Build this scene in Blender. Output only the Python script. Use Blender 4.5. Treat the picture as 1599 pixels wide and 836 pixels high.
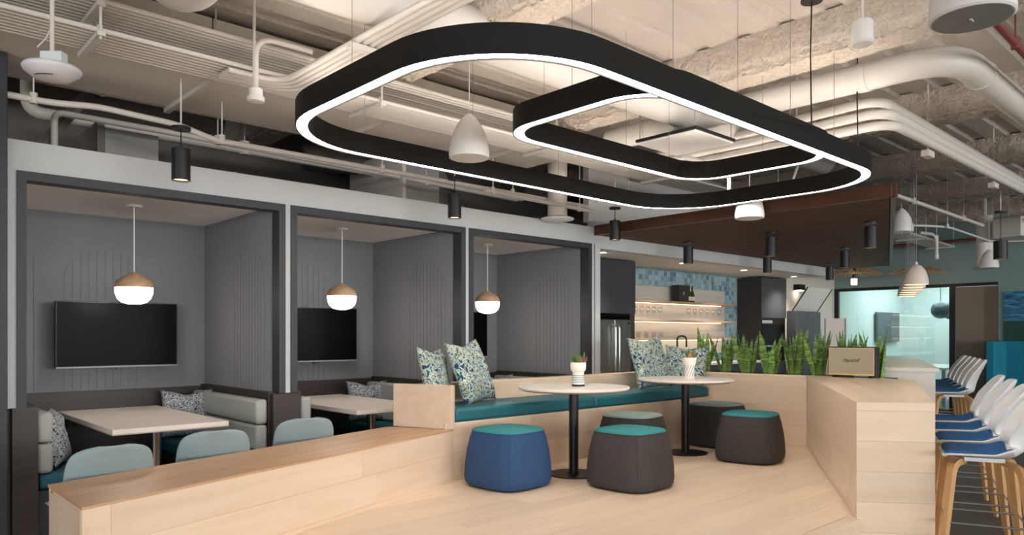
import bpy, bmesh, math, random
from mathutils import Vector, Matrix, noise
random.seed(7)
for o in list(bpy.data.objects):
    bpy.data.objects.remove(o, do_unlink=True)
scene = bpy.context.scene
col = scene.collection
R = math.radians

# ------------------------------------------------------------------ camera
CAM_H, FPX, YAW, HORIZON = 1.35, 1145.0, 47.2, 523.0
cam_d = bpy.data.cameras.new('camera')
cam_d.sensor_width = 36.0
cam_d.lens = FPX / 1599.0 * 36.0
cam_d.shift_y = (HORIZON - 418.0) / 1599.0
cam_d.clip_start = 0.05
cam = bpy.data.objects.new('camera', cam_d)
col.objects.link(cam)
cam.location = (0, 0, CAM_H)
cam.rotation_euler = (R(90), 0, R(YAW - 90))
scene.camera = cam
FW = Vector((math.cos(R(YAW)), math.sin(R(YAW)), 0))
RT = Vector((math.sin(R(YAW)), -math.cos(R(YAW)), 0))

def P(u, v, z):
    """point of the plane at height z seen at pixel (u, v)"""
    d = FPX * (CAM_H - z) / (v - HORIZON)
    p = FW * d + RT * ((u - 800) / FPX * d)
    return Vector((p.x, p.y, z))

# ------------------------------------------------------------------ world, daylight, exposure
w = bpy.data.worlds.new('world'); scene.world = w
w.use_nodes = True
w.node_tree.nodes['Background'].inputs[0].default_value = (0.75, 0.85, 1.0, 1)
w.node_tree.nodes['Background'].inputs[1].default_value = 1.0
scene.view_settings.view_transform = 'Standard'
scene.view_settings.look = 'None'
scene.view_settings.gamma = 1.0
scene.view_settings.use_curve_mapping = False
scene.view_settings.exposure = 0.13

def area(name, loc, rot, sx, sy, power, color=(1, 1, 1), spread=180):
    l = bpy.data.lights.new(name, 'AREA')
    l.shape = 'RECTANGLE'; l.size = sx; l.size_y = sy; l.energy = power; l.color = color; l.spread = R(spread)
    o = bpy.data.objects.new(name, l); col.objects.link(o)
    o.location = loc; o.rotation_euler = rot
    return o
# daylight entering through the windows of the wall behind the camera and of the side wall
WIN_S = [(-6.5, -3.0), (-2.0, 1.5), (2.5, 6.0), (7.0, 10.5), (11.5, 15.0)]
for a, b in WIN_S:
    area('daylight', ((a + b) / 2, -10.92, 1.75), (R(90), 0, 0), b - a, 2.3, 270, (1.0, 0.98, 0.95))
WIN_W = [(-8.0, -5.0), (-3.8, -0.8), (0.6, 3.6)]
for a, b in WIN_W:
    area('daylight', (-7.92, (a + b) / 2, 1.75), (R(90), 0, R(-90)), b - a, 2.3, 130, (1.0, 0.97, 0.94))
area('office_fill_light', (16.0, 4.9, 2.6), (0, 0, 0), 2.2, 1.6, 75, (0.96, 1.0, 0.99))  # added area lamp with no fixture, stands in for daylight inside the office

# ------------------------------------------------------------------ materials
def srgb(h):
    if isinstance(h, str):
        h = h.lstrip('#'); c = [int(h[i:i + 2], 16) / 255 for i in (0, 2, 4)]
    else:
        c = [x / 255 for x in h]
    return tuple((x / 12.92 if x <= .04045 else ((x + .055) / 1.055) ** 2.4) for x in c) + (1,)

MATS = {}
def mat(name, color, rough=.55, metal=0.0, bump=0.0, bscale=40.0, var=0.0, vscale=6.0, stretch=(1, 1, 1), bdist=.01, emit=None, estr=0.0, spec=.5, coat=0.0, sheen=0.0):
    m = bpy.data.materials.new(name); m.use_nodes = True
    nt = m.node_tree; b = nt.nodes['Principled BSDF']
    c = srgb(color)
    b.inputs['Base Color'].default_value = c
    b.inputs['Roughness'].default_value = rough
    b.inputs['Metallic'].default_value = metal
    b.inputs['Specular IOR Level'].default_value = spec
    b.inputs['Coat Weight'].default_value = coat
    b.inputs['Sheen Weight'].default_value = sheen
    if emit is not None:
        b.inputs['Emission Color'].default_value = srgb(emit); b.inputs['Emission Strength'].default_value = estr
    if bump or var:
        tc = nt.nodes.new('ShaderNodeTexCoord'); mp = nt.nodes.new('ShaderNodeMapping')
        mp.inputs['Scale'].default_value = stretch
        nt.links.new(tc.outputs['Object'], mp.inputs['Vector'])
    if var:
        n = nt.nodes.new('ShaderNodeTexNoise'); n.inputs['Scale'].default_value = vscale; n.inputs['Detail'].default_value = 4
        nt.links.new(mp.outputs[0], n.inputs['Vector'])
        r = nt.nodes.new('ShaderNodeValToRGB')
        r.color_ramp.elements[0].position = .3; r.color_ramp.elements[1].position = .7
        r.color_ramp.elements[0].color = tuple(x * (1 - var) for x in c[:3]) + (1,)
        r.color_ramp.elements[1].color = tuple(min(1, x * (1 + var)) for x in c[:3]) + (1,)
        nt.links.new(n.outputs['Fac'], r.inputs[0]); nt.links.new(r.outputs[0], b.inputs['Base Color'])
    if bump:
        n2 = nt.nodes.new('ShaderNodeTexNoise'); n2.inputs['Scale'].default_value = bscale; n2.inputs['Detail'].default_value = 3
        nt.links.new(mp.outputs[0], n2.inputs['Vector'])
        bp = nt.nodes.new('ShaderNodeBump'); bp.inputs['Strength'].default_value = bump; bp.inputs['Distance'].default_value = bdist
        nt.links.new(n2.outputs['Fac'], bp.inputs['Height']); nt.links.new(bp.outputs[0], b.inputs['Normal'])
    MATS[name] = m
    return m

def wood(name, c1, c2, rough=.42, grain=(1.2, 14, 14), tint=.10, coat=0.0):
    """wood grain running along each piece's own x, with a slightly different tint for each piece"""
    m = bpy.data.materials.new(name); m.use_nodes = True
    nt = m.node_tree; N = nt.nodes; L = nt.links; b = N['Principled BSDF']
    b.inputs['Roughness'].default_value = rough; b.inputs['Coat Weight'].default_value = coat
    tc = N.new('ShaderNodeTexCoord'); oi = N.new('ShaderNodeObjectInfo')
    mul = N.new('ShaderNodeMath'); mul.operation = 'MULTIPLY'; mul.inputs[1].default_value = 37.0
    L.new(oi.outputs['Random'], mul.inputs[0])
    add = N.new('ShaderNodeVectorMath'); add.operation = 'ADD'
    L.new(tc.outputs['Object'], add.inputs[0]); L.new(mul.outputs[0], add.inputs[1])
    mp = N.new('ShaderNodeMapping'); mp.inputs['Scale'].default_value = grain
    L.new(add.outputs[0], mp.inputs['Vector'])
    n = N.new('ShaderNodeTexNoise'); n.inputs['Scale'].default_value = 1.0; n.inputs['Detail'].default_value = 6; n.inputs['Distortion'].default_value = .8
    L.new(mp.outputs[0], n.inputs['Vector'])
    r = N.new('ShaderNodeValToRGB')
    r.color_ramp.elements[0].position = .28; r.color_ramp.elements[1].position = .72
    r.color_ramp.elements[0].color = srgb(c2); r.color_ramp.elements[1].color = srgb(c1)
    L.new(n.outputs['Fac'], r.inputs[0])
    hs = N.new('ShaderNodeHueSaturation')
    mr = N.new('ShaderNodeMapRange'); mr.inputs['To Min'].default_value = 1 - tint; mr.inputs['To Max'].default_value = 1 + tint * .6
    L.new(oi.outputs['Random'], mr.inputs['Value']); L.new(mr.outputs[0], hs.inputs['Value'])
    L.new(r.outputs[0], hs.inputs['Color']); L.new(hs.outputs[0], b.inputs['Base Color'])
    MATS[name] = m
    return m

def fabric(name, cols, scale, detail=2.0, rough=.9, dist=1.5):
    """printed cloth: patches of several colours"""
    m = bpy.data.materials.new(name); m.use_nodes = True
    nt = m.node_tree; N = nt.nodes; L = nt.links; b = N['Principled BSDF']; b.inputs['Roughness'].default_value = rough
    tc = N.new('ShaderNodeTexCoord')
    n = N.new('ShaderNodeTexNoise'); n.inputs['Scale'].default_value = scale; n.inputs['Detail'].default_value = detail; n.inputs['Distortion'].default_value = dist
    L.new(tc.outputs['Object'], n.inputs['Vector'])
    r = N.new('ShaderNodeValToRGB'); r.color_ramp.interpolation = 'CONSTANT'
    e = r.color_ramp.elements
    lo, hi = .34, .66
    for i, c in enumerate(cols):
        p = 0 if i == 0 else lo + (hi - lo) * i / len(cols)
        if i < 2: e[i].position = p; e[i].color = srgb(c)
        else:
            x = e.new(p); x.color = srgb(c)
    L.new(n.outputs['Fac'], r.inputs[0]); L.new(r.outputs[0], b.inputs['Base Color'])
    MATS[name] = m
    return m

def glass(name, tint, gloss=.12, rough=.02):
    m = bpy.data.materials.new(name); m.use_nodes = True
    nt = m.node_tree; N = nt.nodes; L = nt.links
    N.remove(N['Principled BSDF'])
    t = N.new('ShaderNodeBsdfTransparent'); t.inputs[0].default_value = srgb(tint)
    g = N.new('ShaderNodeBsdfGlossy'); g.inputs['Roughness'].default_value = rough
    mx = N.new('ShaderNodeMixShader'); mx.inputs[0].default_value = gloss
    L.new(t.outputs[0], mx.inputs[1]); L.new(g.outputs[0], mx.inputs[2]); L.new(mx.outputs[0], N['Material Output'].inputs[0])
    MATS[name] = m
    return m

def emis(name, color, strength):
    m = bpy.data.materials.new(name); m.use_nodes = True
    nt = m.node_tree; N = nt.nodes
    N.remove(N['Principled BSDF'])
    e = N.new('ShaderNodeEmission'); e.inputs[0].default_value = srgb(color); e.inputs[1].default_value = strength
    nt.links.new(e.outputs[0], N['Material Output'].inputs[0])
    MATS[name] = m
    return m

mat('concrete', '5c5a58', .6, var=.12, vscale=1.3, bump=.05)
mat('aisle_vinyl', 'd6c8b5', .45, var=.06, vscale=3, stretch=(.4, 6, 1))
mat('white_paint', 'c1c4c5', .6, bump=.02, bscale=90)
mat('alcove_paint', 'e2dcd4', .6)
mat('room_wall', 'cfcac2', .7)
mat('teal_wall', '7f9696', .65)
mat('plenum_wall', '8a8580', .85, var=.2, vscale=2)
mat('booth_grey', '7c7e83', .85, bump=.03, bscale=200)
mat('booth_ceiling', 'e0dcd8', .75)
mat('charcoal', '2f3036', .5)
mat('navy_column', '23252c', .5, var=.1)
wood('dark_wood', '3b312e', '2a2321', .5, (1.5, 18, 18), .06)
wood('maple', 'e6d1bb', 'dbc2a7', .36, (.9, 9, 9), .09)
wood('oak_top', 'cba683', 'b58f6d', .42, (1.0, 16, 16), .06)
wood('bent_wood', 'c9a06f', 'b98c5a', .4, (6, 6, 2), .06)
wood('cap_wood', 'd6b592', 'c7a07a', .5, (20, 20, 5), .05)
wood('walnut_slat', '6a4838', '43301f', .7, (18, 1.5, 18), .12)
wood('walnut_fascia', '5a3526', '40251b', .4, (14, 1.2, 14), .08)
wood('shelf_wood', 'b79b7c', 'a2866a', .5, (1.2, 14, 14), .05)
wood('pale_plank', 'd8d3cb', 'c9c3ba', .6, (1.0, 14, 14), .08)
mat('teal_vinyl', '15606c', .5, bump=.04, bscale=60, var=.06, vscale=4)
mat('booth_teal', '14586a', .55)
mat('booth_pad', 'a3a6a2', .55, bump=.02, bscale=60)
mat('chair_shell', '84959a', .55)
mat('stool_shell', 'dcdedf', .38)
mat('stool_pad', '1f5a94', .85, bump=.08, bscale=300)
mat('pouf_charcoal', '3b3736', .85, bump=.08, bscale=260, var=.05, vscale=40)
mat('pouf_blue', '24466f', .85, bump=.08, bscale=260, var=.05, vscale=40)
mat('pouf_teal_top', '2b7e83', .85, bump=.08, bscale=260)
mat('pouf_sage_top', '7f918d', .85, bump=.08, bscale=260)
mat('table_white', 'e6ded5', .35, var=.03, vscale=3, stretch=(1, 12, 1))
mat('table_edge', 'b9a894', .45)
mat('black_metal', '18171a', .38, metal=.3)
mat('black_satin', '100e0d', .6, spec=.3)
mat('pendant_black', '1d1d20', .4, metal=.2)
mat('chrome', 'c8c8c8', .15, metal=1.0)
mat('rod_steel', 'b9b9ba', .25, metal=1.0)
mat('stainless', '9d9a96', .28, metal=1.0, var=.12, vscale=3, stretch=(6, 6, .3))
mat('cabinet_dark', '3a3b42', .45)
mat('cabinet_brown', '332c2b', .45)
mat('tv_black', '070708', .30, spec=.06)
mat('tv_bezel', '15151a', .35)
mat('counter_white', 'dcd8d2', .35)
mat('ceil_deck', 'c6beb5', .9, bump=.6, bscale=26, bdist=.02, var=.06, vscale=2)
mat('fireproof', 'd2c7ba', .95, bump=1.0, bscale=34, bdist=.035, var=.10, vscale=40)
mat('pipe_white', 'd3cec7', .45)
mat('duct_white', 'dfdad3', .6, var=.03, vscale=2)
mat('duct_metal', '9b9b98', .4, metal=.55, var=.1, vscale=2)
mat('duct_fibre', '7f7972', .8, var=.15, vscale=4)
mat('speaker_white', 'e2e0de', .5)
mat('dome_ceramic', 'd8d0c6', .45)
mat('ap_white', 'd8d6da', .4)
mat('red_pipe', '7a3a33', .5)
mat('soil', '3a2d24', .95, bump=.6, bscale=60)
mat('planter_grey', '46423f', .6)
mat('pebble_white', 'd9d5cc', .7, bump=.5, bscale=50)
mat('pot_white', 'ece7e0', .45)
mat('pot_stripe', '6f7f86', .5)
mat('pot_black', '1c1f22', .5)
mat('succ_green', '58733c', .6, var=.2, vscale=30)
mat('succ_red', 'a04352', .6)
mat('succ_rust', 'b26b48', .6)
mat('marshall_black', '24222a', .6, bump=.3, bscale=220)
mat('marshall_grille', '9f967f', .8, bump=.25, bscale=400)
mat('gold_trim', 'c9a774', .35, metal=.7)
mat('brown_ink', '4a3a33', .6)
mat('bottle_green', '3b4a12', .1, spec=.7)
mat('bottle_label', 'd8d2bc', .6)
mat('door_taupe', '7d7268', .6)
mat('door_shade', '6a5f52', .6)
mat('office_wall', 'd0dbda', .8)
mat('office_floor', 'b5bdbc', .6)
mat('sofa_turq', '0f7f9b', .8)
mat('sofa_navy', '1c3550', .85)
mat('frame_black', '121418', .4)
mat('wicker', 'b99d7c', .7)
mat('grey_trim', '8f9090', .5)
mat('dark_screen', '3c4a50', .3)
mat('tile_base', 'a9bfc8', .6)
emis('led', 'fff7ee', 24.0)
emis('led_up', 'fff0e2', 19.0)
emis('lens_warm', 'ffd9a8', 6.0)
emis('downlight', 'fff0dc', 7.0)
emis('shelf_led', 'ffdcae', 7.0)
emis('diffuser', 'fff2e4', 18.0)
emis('bulb_warm', 'ffd49a', 9.0)
glass('pane', 'eaf5f4', .10)
glass('clear_glass', 'fafafa', .05)
glass('window_glass', 'f4f8fa', .06)
fabric('floral', ['1f3550', '2c6d86', '8aa9ad', 'd8d6c4', '5c7340', 'c4c8bc', '37647c', '1c2a40', 'a3b0a0'], 16, 3.0)
fabric('speckle', ['273e57', 'd4d6d4', '3f5a72', 'cfd2d0', '24384f'], 62, 1.0, dist=.4)

# tile: colour varies from tile to tile
m = bpy.data.materials.new('glaze'); m.use_nodes = True
nt = m.node_tree; b = nt.nodes['Principled BSDF']; b.inputs['Roughness'].default_value = .18
geo = nt.nodes.new('ShaderNodeNewGeometry'); rp = nt.nodes.new('ShaderNodeValToRGB')
e = rp.color_ramp.elements; e[0].color = srgb('5f8296'); e[1].position = 1; e[1].color = srgb('a8c4cd')
x = e.new(.25); x.color = srgb('7ea0b0'); x = e.new(.55); x.color = srgb('94b4c0')
nt.links.new(geo.outputs['Random Per Island'], rp.inputs[0]); nt.links.new(rp.outputs[0], b.inputs['Base Color'])
MATS['glaze'] = m
# snake-plant leaf: cross bands and paler margins
m = bpy.data.materials.new('snake_leaf'); m.use_nodes = True
nt = m.node_tree; N = nt.nodes; L = nt.links; b = N['Principled BSDF']; b.inputs['Roughness'].default_value = .4
tc = N.new('ShaderNodeTexCoord'); sp = N.new('ShaderNodeSeparateXYZ'); L.new(tc.outputs['Generated'], sp.inputs[0])
mp = N.new('ShaderNodeMapping'); mp.inputs['Scale'].default_value = (6, 6, 38); L.new(tc.outputs['Object'], mp.inputs[0])
nn = N.new('ShaderNodeTexNoise'); nn.inputs['Scale'].default_value = 1; nn.inputs['Detail'].default_value = 2; L.new(mp.outputs[0], nn.inputs['Vector'])
rp = N.new('ShaderNodeValToRGB'); rp.color_ramp.elements[0].position = .42; rp.color_ramp.elements[1].position = .6
rp.color_ramp.elements[0].color = srgb('4c7336'); rp.color_ramp.elements[1].color = srgb('93b05c'); L.new(nn.outputs['Fac'], rp.inputs[0])
oi = N.new('ShaderNodeObjectInfo'); hs = N.new('ShaderNodeHueSaturation'); mr = N.new('ShaderNodeMapRange')
mr.inputs['To Min'].default_value = .7; mr.inputs['To Max'].default_value = 1.25; L.new(oi.outputs['Random'], mr.inputs['Value'])
L.new(mr.outputs[0], hs.inputs['Value']); L.new(rp.outputs[0], hs.inputs['Color']); L.new(hs.outputs[0], b.inputs['Base Color'])
MATS['snake_leaf'] = m
# painting: blue water over dark green
m = bpy.data.materials.new('seascape'); m.use_nodes = True
nt = m.node_tree; N = nt.nodes; L = nt.links; b = N['Principled BSDF']; b.inputs['Roughness'].default_value = .5
tc = N.new('ShaderNodeTexCoord'); sp = N.new('ShaderNodeSeparateXYZ'); L.new(tc.outputs['Generated'], sp.inputs[0])
mp = N.new('ShaderNodeMapping'); mp.inputs['Scale'].default_value = (2, 3, 14); L.new(tc.outputs['Generated'], mp.inputs[0])
nn = N.new('ShaderNodeTexNoise'); nn.inputs['Scale'].default_value = 1.5; nn.inputs['Detail'].default_value = 6; nn.inputs['Distortion'].default_value = 1; L.new(mp.outputs[0], nn.inputs['Vector'])
r1 = N.new('ShaderNodeValToRGB'); r1.color_ramp.elements[0].position = .35; r1.color_ramp.elements[1].position = .7
r1.color_ramp.elements[0].color = srgb('0b2f63'); r1.color_ramp.elements[1].color = srgb('4aa0c4'); L.new(nn.outputs['Fac'], r1.inputs[0])
r2 = N.new('ShaderNodeValToRGB'); r2.color_ramp.elements[0].color = srgb('08281f'); r2.color_ramp.elements[1].color = srgb('1c5a4c'); L.new(nn.outputs['Fac'], r2.inputs[0])
st = N.new('ShaderNodeMath'); st.operation = 'GREATER_THAN'; st.inputs[1].default_value = .4; L.new(sp.outputs['Z'], st.inputs[0])
mx = N.new('ShaderNodeMix'); mx.data_type = 'RGBA'; L.new(st.outputs[0], mx.inputs[0]); L.new(r2.outputs[0], mx.inputs[6]); L.new(r1.outputs[0], mx.inputs[7])
L.new(mx.outputs[2], b.inputs['Base Color']); MATS['seascape'] = m

# ------------------------------------------------------------------ mesh helpers
class B:
    def __init__(s): s.v = []; s.f = []
    def add(s, vs, fs):
        k = len(s.v); s.v += [tuple(v) for v in vs]; s.f += [[i + k for i in f] for f in fs]; return s
    def box(s, x0, x1, y0, y1, z0, z1):
        vs = [(x, y, z) for z in (z0, z1) for y in (y0, y1) for x in (x0, x1)]
        return s.add(vs, [[0, 2, 3, 1], [4, 5, 7, 6], [0, 1, 5, 4], [2, 6, 7, 3], [0, 4, 6, 2], [1, 3, 7, 5]])
    def cbox(s, cx, cy, z0, lx, ly, lz): return s.box(cx - lx / 2, cx + lx / 2, cy - ly / 2, cy + ly / 2, z0, z0 + lz)
    def prism(s, poly, z0, z1): return s.extrude([(x, y, z0) for x, y in poly], (0, 0, z1 - z0))
    def extrude(s, poly, vec):
        n = len(poly); vec = Vector(vec)
        vs = [Vector(p) for p in poly] + [Vector(p) + vec for p in poly]
        return s.add(vs, [list(range(n))[::-1], list(range(n, 2 * n))] + [[i, (i + 1) % n, n + (i + 1) % n, n + i] for i in range(n)])
    def loft(s, rings, cap=True, closed=True):
        n = len(rings[0]); vs = [p for r in rings for p in r]; fs = []
        for k in range(len(rings) - 1):
            for i in range(n if closed else n - 1):
                j = (i + 1) % n
                fs.append([k * n + i, k * n + j, (k + 1) * n + j, (k + 1) * n + i])
        if cap and closed: fs += [list(range(n))[::-1], list(range((len(rings) - 1) * n, len(rings) * n))]
        return s.add(vs, fs)
    def lathe(s, prof, n=24, c=(0, 0, 0)):
        rings = [[(c[0] + r * math.cos(2 * math.pi * i / n), c[1] + r * math.sin(2 * math.pi * i / n), c[2] + z) for i in range(n)] for r, z in prof]
        return s.loft(rings)
    def tube(s, pts, r, n=8, rr=None, cap=True):
        pts = [Vector(p) for p in pts]; rings = []
        t = (pts[1] - pts[0]).normalized()
        a = t.cross(Vector((0, 0, 1)))
        if a.length < .01: a = t.cross(Vector((1, 0, 0)))
        a.normalize()
        for i, p in enumerate(pts):
            if i == 0: t2 = (pts[1] - pts[0])
            elif i == len(pts) - 1: t2 = (pts[-1] - pts[-2])
            else: t2 = (pts[i + 1] - pts[i]).normalized() + (pts[i] - pts[i - 1]).normalized()
            t2.normalize()
            a = (a - t2 * a.dot(t2)).normalized(); bb = t2.cross(a)
            q = rr[i] if rr else r
            rings.append([p + (a * math.cos(2 * math.pi * (k + .5) / n) + bb * math.sin(2 * math.pi * (k + .5) / n)) * q for k in range(n)])
        return s.loft(rings, cap)
    def build(s, name, material, parent=None, smooth=False, bevel=0, seg=2, sub=0, solid=0, angle=38):
        me = bpy.data.meshes.new(name)
        me.from_pydata(s.v, [], s.f); me.update()
        bm = bmesh.new(); bm.from_mesh(me); bmesh.ops.recalc_face_normals(bm, faces=bm.faces); bm.to_mesh(me); bm.free()
        if smooth:
            me.polygons.foreach_set('use_smooth', [True] * len(me.polygons)); me.set_sharp_from_angle(angle=R(angle))
        o = bpy.data.objects.new(name, me); col.objects.link(o)
        me.materials.append(MATS[material])
        if parent: o.parent = parent
        if solid:
            md = o.modifiers.new('solid', 'SOLIDIFY'); md.thickness = solid; md.offset = 0
        if sub:
            md = o.modifiers.new('sub', 'SUBSURF'); md.levels = md.render_levels = sub
        if bevel:
            md = o.modifiers.new('bevel', 'BEVEL'); md.width = bevel; md.segments = seg; md.limit_method = 'ANGLE'; md.angle_limit = R(40)
        return o

def bez(pts, r, n=5):
    """polyline with rounded corners"""
    pts = [Vector(p) for p in pts]; out = [pts[0]]
    for i in range(1, len(pts) - 1):
        a, p, c = pts[i - 1], pts[i], pts[i + 1]
        d1 = (a - p); d2 = (c - p); q = min(r, d1.length * .49, d2.length * .49)
        s = p + d1.normalized() * q; e = p + d2.normalized() * q
        for k in range(n + 1):
            t = k / n; out.append(s * (1 - t) ** 2 + p * 2 * t * (1 - t) + e * t * t)
    out.append(pts[-1]); return out

def tag(o, label, cat, group=None):
    o['label'] = label; o['category'] = cat
    if group: o['group'] = group
    return o
def thing(name, label, cat, loc=(0, 0, 0), rotz=0, group=None):
    o = bpy.data.objects.new(name, None); o.empty_display_size = .1; col.objects.link(o)
    o.location = loc; o.rotation_euler = (0, 0, rotz)
    return tag(o, label, cat, group)
def struct(o, label=None):
    o['kind'] = 'structure'
    if label: o['label'] = label
    return o
def sroot(name, label=None, loc=(0, 0, 0)):
    o = bpy.data.objects.new(name, None); o.empty_display_size = .1; col.objects.link(o); o.location = loc
    return struct(o, label)
def dup(root, loc, rotz=None, label=None, group=None, scale=None):
    r = root.copy(); col.objects.link(r); r.location = loc
    if rotz is not None: r.rotation_euler = (0, 0, rotz)
    if label: r['label'] = label
    if group: r['group'] = group
    if scale: r.scale = (scale,) * 3
    for ch in list(root.children):
        c = ch.copy(); col.objects.link(c); c.parent = r
        for g in list(ch.children):
            d = g.copy(); col.objects.link(d); d.parent = c
    return r

def clip(poly, a, b, c):
    """keep a*x + b*y <= c"""
    out = []
    for i in range(len(poly)):
        p, q = poly[i], poly[(i + 1) % len(poly)]
        fp, fq = a * p[0] + b * p[1] - c, a * q[0] + b * q[1] - c
        if fp <= 0: out.append(p)
        if (fp < 0) != (fq < 0) and fp != fq:
            t = fp / (fp - fq); out.append((p[0] + t * (q[0] - p[0]), p[1] + t * (q[1] - p[1])))
    return out
def planks(parent, origin, ud, nd, poly, width, length, thick, material, name='plank', gap=.0005, seed=1, start=0.0):
    """clad the flat polygon poly (u, v coordinates) with planks along u; nd is the outward normal"""
    rnd = random.Random(seed)
    ud = Vector(ud).normalized(); nd = Vector(nd).normalized(); vd = nd.cross(ud)
    u0 = min(p[0] for p in poly); u1 = max(p[0] for p in poly); v0 = min(p[1] for p in poly); v1 = max(p[1] for p in poly)
    v = v0 - start * width; k = 0
    while v < v1 - 1e-4:
        u = u0 - rnd.random() * length
        while u < u1:
            ln = length * rnd.uniform(.8, 1.15)
            q = clip(clip(clip(clip(list(poly), -1, 0, -(u + gap)), 1, 0, u + ln - gap), 0, -1, -(v + gap)), 0, 1, v + width - gap)
            if len(q) >= 3:
                ar = abs(sum(q[i][0] * q[(i + 1) % len(q)][1] - q[(i + 1) % len(q)][0] * q[i][1] for i in range(len(q)))) / 2
                if ar > 2e-3:
                    cu, cv = q[0]
                    bb = B().extrude([(a - cu, b_ - cv, 0) for a, b_ in q], (0, 0, thick + rnd.uniform(-.00015, .00015)))
                    o = bb.build(name, material, parent)
                    o.matrix_local = Matrix.Translation(Vector(origin) + ud * cu + vd * cv) @ Matrix((ud, vd, nd)).transposed().to_4x4()
            u += ln
        v += width; k += 1

def settle(root, loc):
    """move the Empty to the thing's base; the parts stay where they are"""
    loc = Vector(loc); root.location = loc
    for ch in root.children: ch.location = Vector(ch.location) - loc
    return root

# ================================================================== ROOM SHELL
DECK = 3.45
struct(B().box(-8, 18, -11, 7.3, -.12, 0).build('floor', 'concrete'), 'grey polished concrete floor')
struct(B().box(-1.5, 6.3, 3.2, 6.85, 0, .004).build('floor_aisle', 'aisle_vinyl'), 'pale wood-look floor in front of the booths')
# corrugated deck
b = B(); y = -11.0; prof = []
while y < 7.3:
    prof += [(y, DECK), (y + .17, DECK), (y + .2, DECK + .022), (y + .29, DECK + .022)]; y += .32
prof += [(y, DECK)]
b.loft([[(x, yy, zz) for yy, zz in prof] for x in (-8, 3, 10, 18)], closed=False)
struct(b.build('ceiling', 'ceil_deck', solid=.02), 'ribbed metal deck ceiling painted pale')
struct(B().box(-8, 18, 7.2, 7.3, 0, DECK).build('wall_north', 'plenum_wall'))
struct(B().box(17.9, 18, -11, 7.2, 0, DECK).build('wall_far_east', 'room_wall'))
# wall with windows behind the camera
def window_wall(name, a0, a1, wins, at, axis):
    b = B(); lo, hi = .55, 2.95
    def bx(p, q, z0, z1):
        if axis == 'x': b.box(p, q, at - .12, at, z0, z1)
        else: b.box(at - .12, at, p, q, z0, z1)
    bx(a0, a1, 0, lo); bx(a0, a1, hi, DECK)
    e = [a0] + [t for wn in wins for t in wn] + [a1]
    for i in range(0, len(e), 2): bx(e[i], e[i + 1], lo, hi)
    struct(b.build(name, 'room_wall'))
window_wall('wall_south', -8, 18, WIN_S, -11, 'x')
window_wall('wall_west', -11, 7.2, WIN_W, -8, 'y')
k = 1
for wins, axis in ((WIN_S, 'x'), (WIN_W, 'y')):
    for a, c in wins:
        r = sroot('window_%d' % k); k += 1
        def bx(bb, p, q, d0, d1, z0, z1):
            return bb.box(p, q, -11 + d0, -11 + d1, z0, z1) if axis == 'x' else bb.box(-8 + d0, -8 + d1, p, q, z0, z1)
        f = B()
        for p, q, z0, z1 in ((a, c, .55, .61), (a, c, 2.89, 2.95), (a, a + .06, .61, 2.89), (c - .06, c, .61, 2.89), ((a + c) / 2 - .03, (a + c) / 2 + .03, .61, 2.89)): bx(f, p, q, -.1, -.02, z0, z1)
        f.build('window_frame', 'frame_black', r)
        bx(B(), a + .06, (a + c) / 2 - .03, -.065, -.06, .61, 2.89).build('pane', 'window_glass', r)
        bx(B(), (a + c) / 2 + .03, c - .06, -.065, -.06, .61, 2.89).build('pane', 'window_glass', r)
# dark full-height column where the booths begin
struct(B().box(.25, .757, 5.20, 5.75, 0, 3.015).build('wall_column', 'navy_column', bevel=.004), 'dark navy full-height column at the end of the booths')

# ================================================================== BOOTHS (three alcoves)
POST = [.80, 2.585, 4.375, 6.17]
YF, YB, ZT = 5.35, 6.85, 2.357
def wbox(name, material, *a, label=None, **k):
    return struct(B().box(*a).build(name, material, **k), label)
wbox('wall_booth_front', 'white_paint', .76, 6.215, YF, YF + .12, ZT, 2.545, label='white fascia over the booth openings')
for i, x in enumerate(POST):
    wbox('wall_booth_post', 'white_paint', x - .0225, x + .0225, YF, YF + .12, .90, ZT, label='narrow white post between booth openings')
for i in range(3):
    a, c = POST[i] + .0225, POST[i + 1] - .0225
    r = sroot('trim_%d' % (i + 1), 'dark charcoal frame around a booth opening')
    B().box(a, c, YF - .012, YF + .11, ZT - .055, ZT).build('head_trim', 'charcoal', r)
    B().box(a, a + .052, YF - .012, YF + .11, .90, ZT - .055).build('side_trim', 'charcoal', r)
    B().box(c - .052, c, YF - .012, YF + .11, .90, ZT - .055).build('side_trim', 'charcoal', r)
struct(B().box(.72, 6.25, YF + .12, YB + .05, 2.345, 2.42).build('ceiling_booths', 'booth_ceiling'), 'pale ceiling of the booths')
struct(B().box(.72, 6.25, YB, YB + .06, 0, 2.345).build('wall_booth_back', 'booth_grey'), 'grey felt back wall of the booths')

def arch_ribs(parent, place, half, zs, z0, pitch=.055, thick=.005):
    """upright felt ribs that fill a round-headed arch; place(offset, out) gives x, y"""
    n = int(2 * half / pitch)
    for k in range(n):
        o = -half + (k + .5) * 2 * half / n
        top = lambda q: zs + math.sqrt(max(0, half * half - q * q))
        wd = pitch * .44
        pts = [(o - wd, z0), (o + wd, z0)] + [(o + wd - wd * 2 * t / 4, top(o + wd - wd * 2 * t / 4)) for t in range(5)]
        p3 = []
        for q, z in pts:
            x, y = place(q, 0); p3.append((x, y, z))
        x1, y1 = place(0, 1); x0, y0 = place(0, 0)
        B().extrude(p3, ((x1 - x0) * thick, (y1 - y0) * thick, 0)).build('rib', 'booth_grey', parent)

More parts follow.
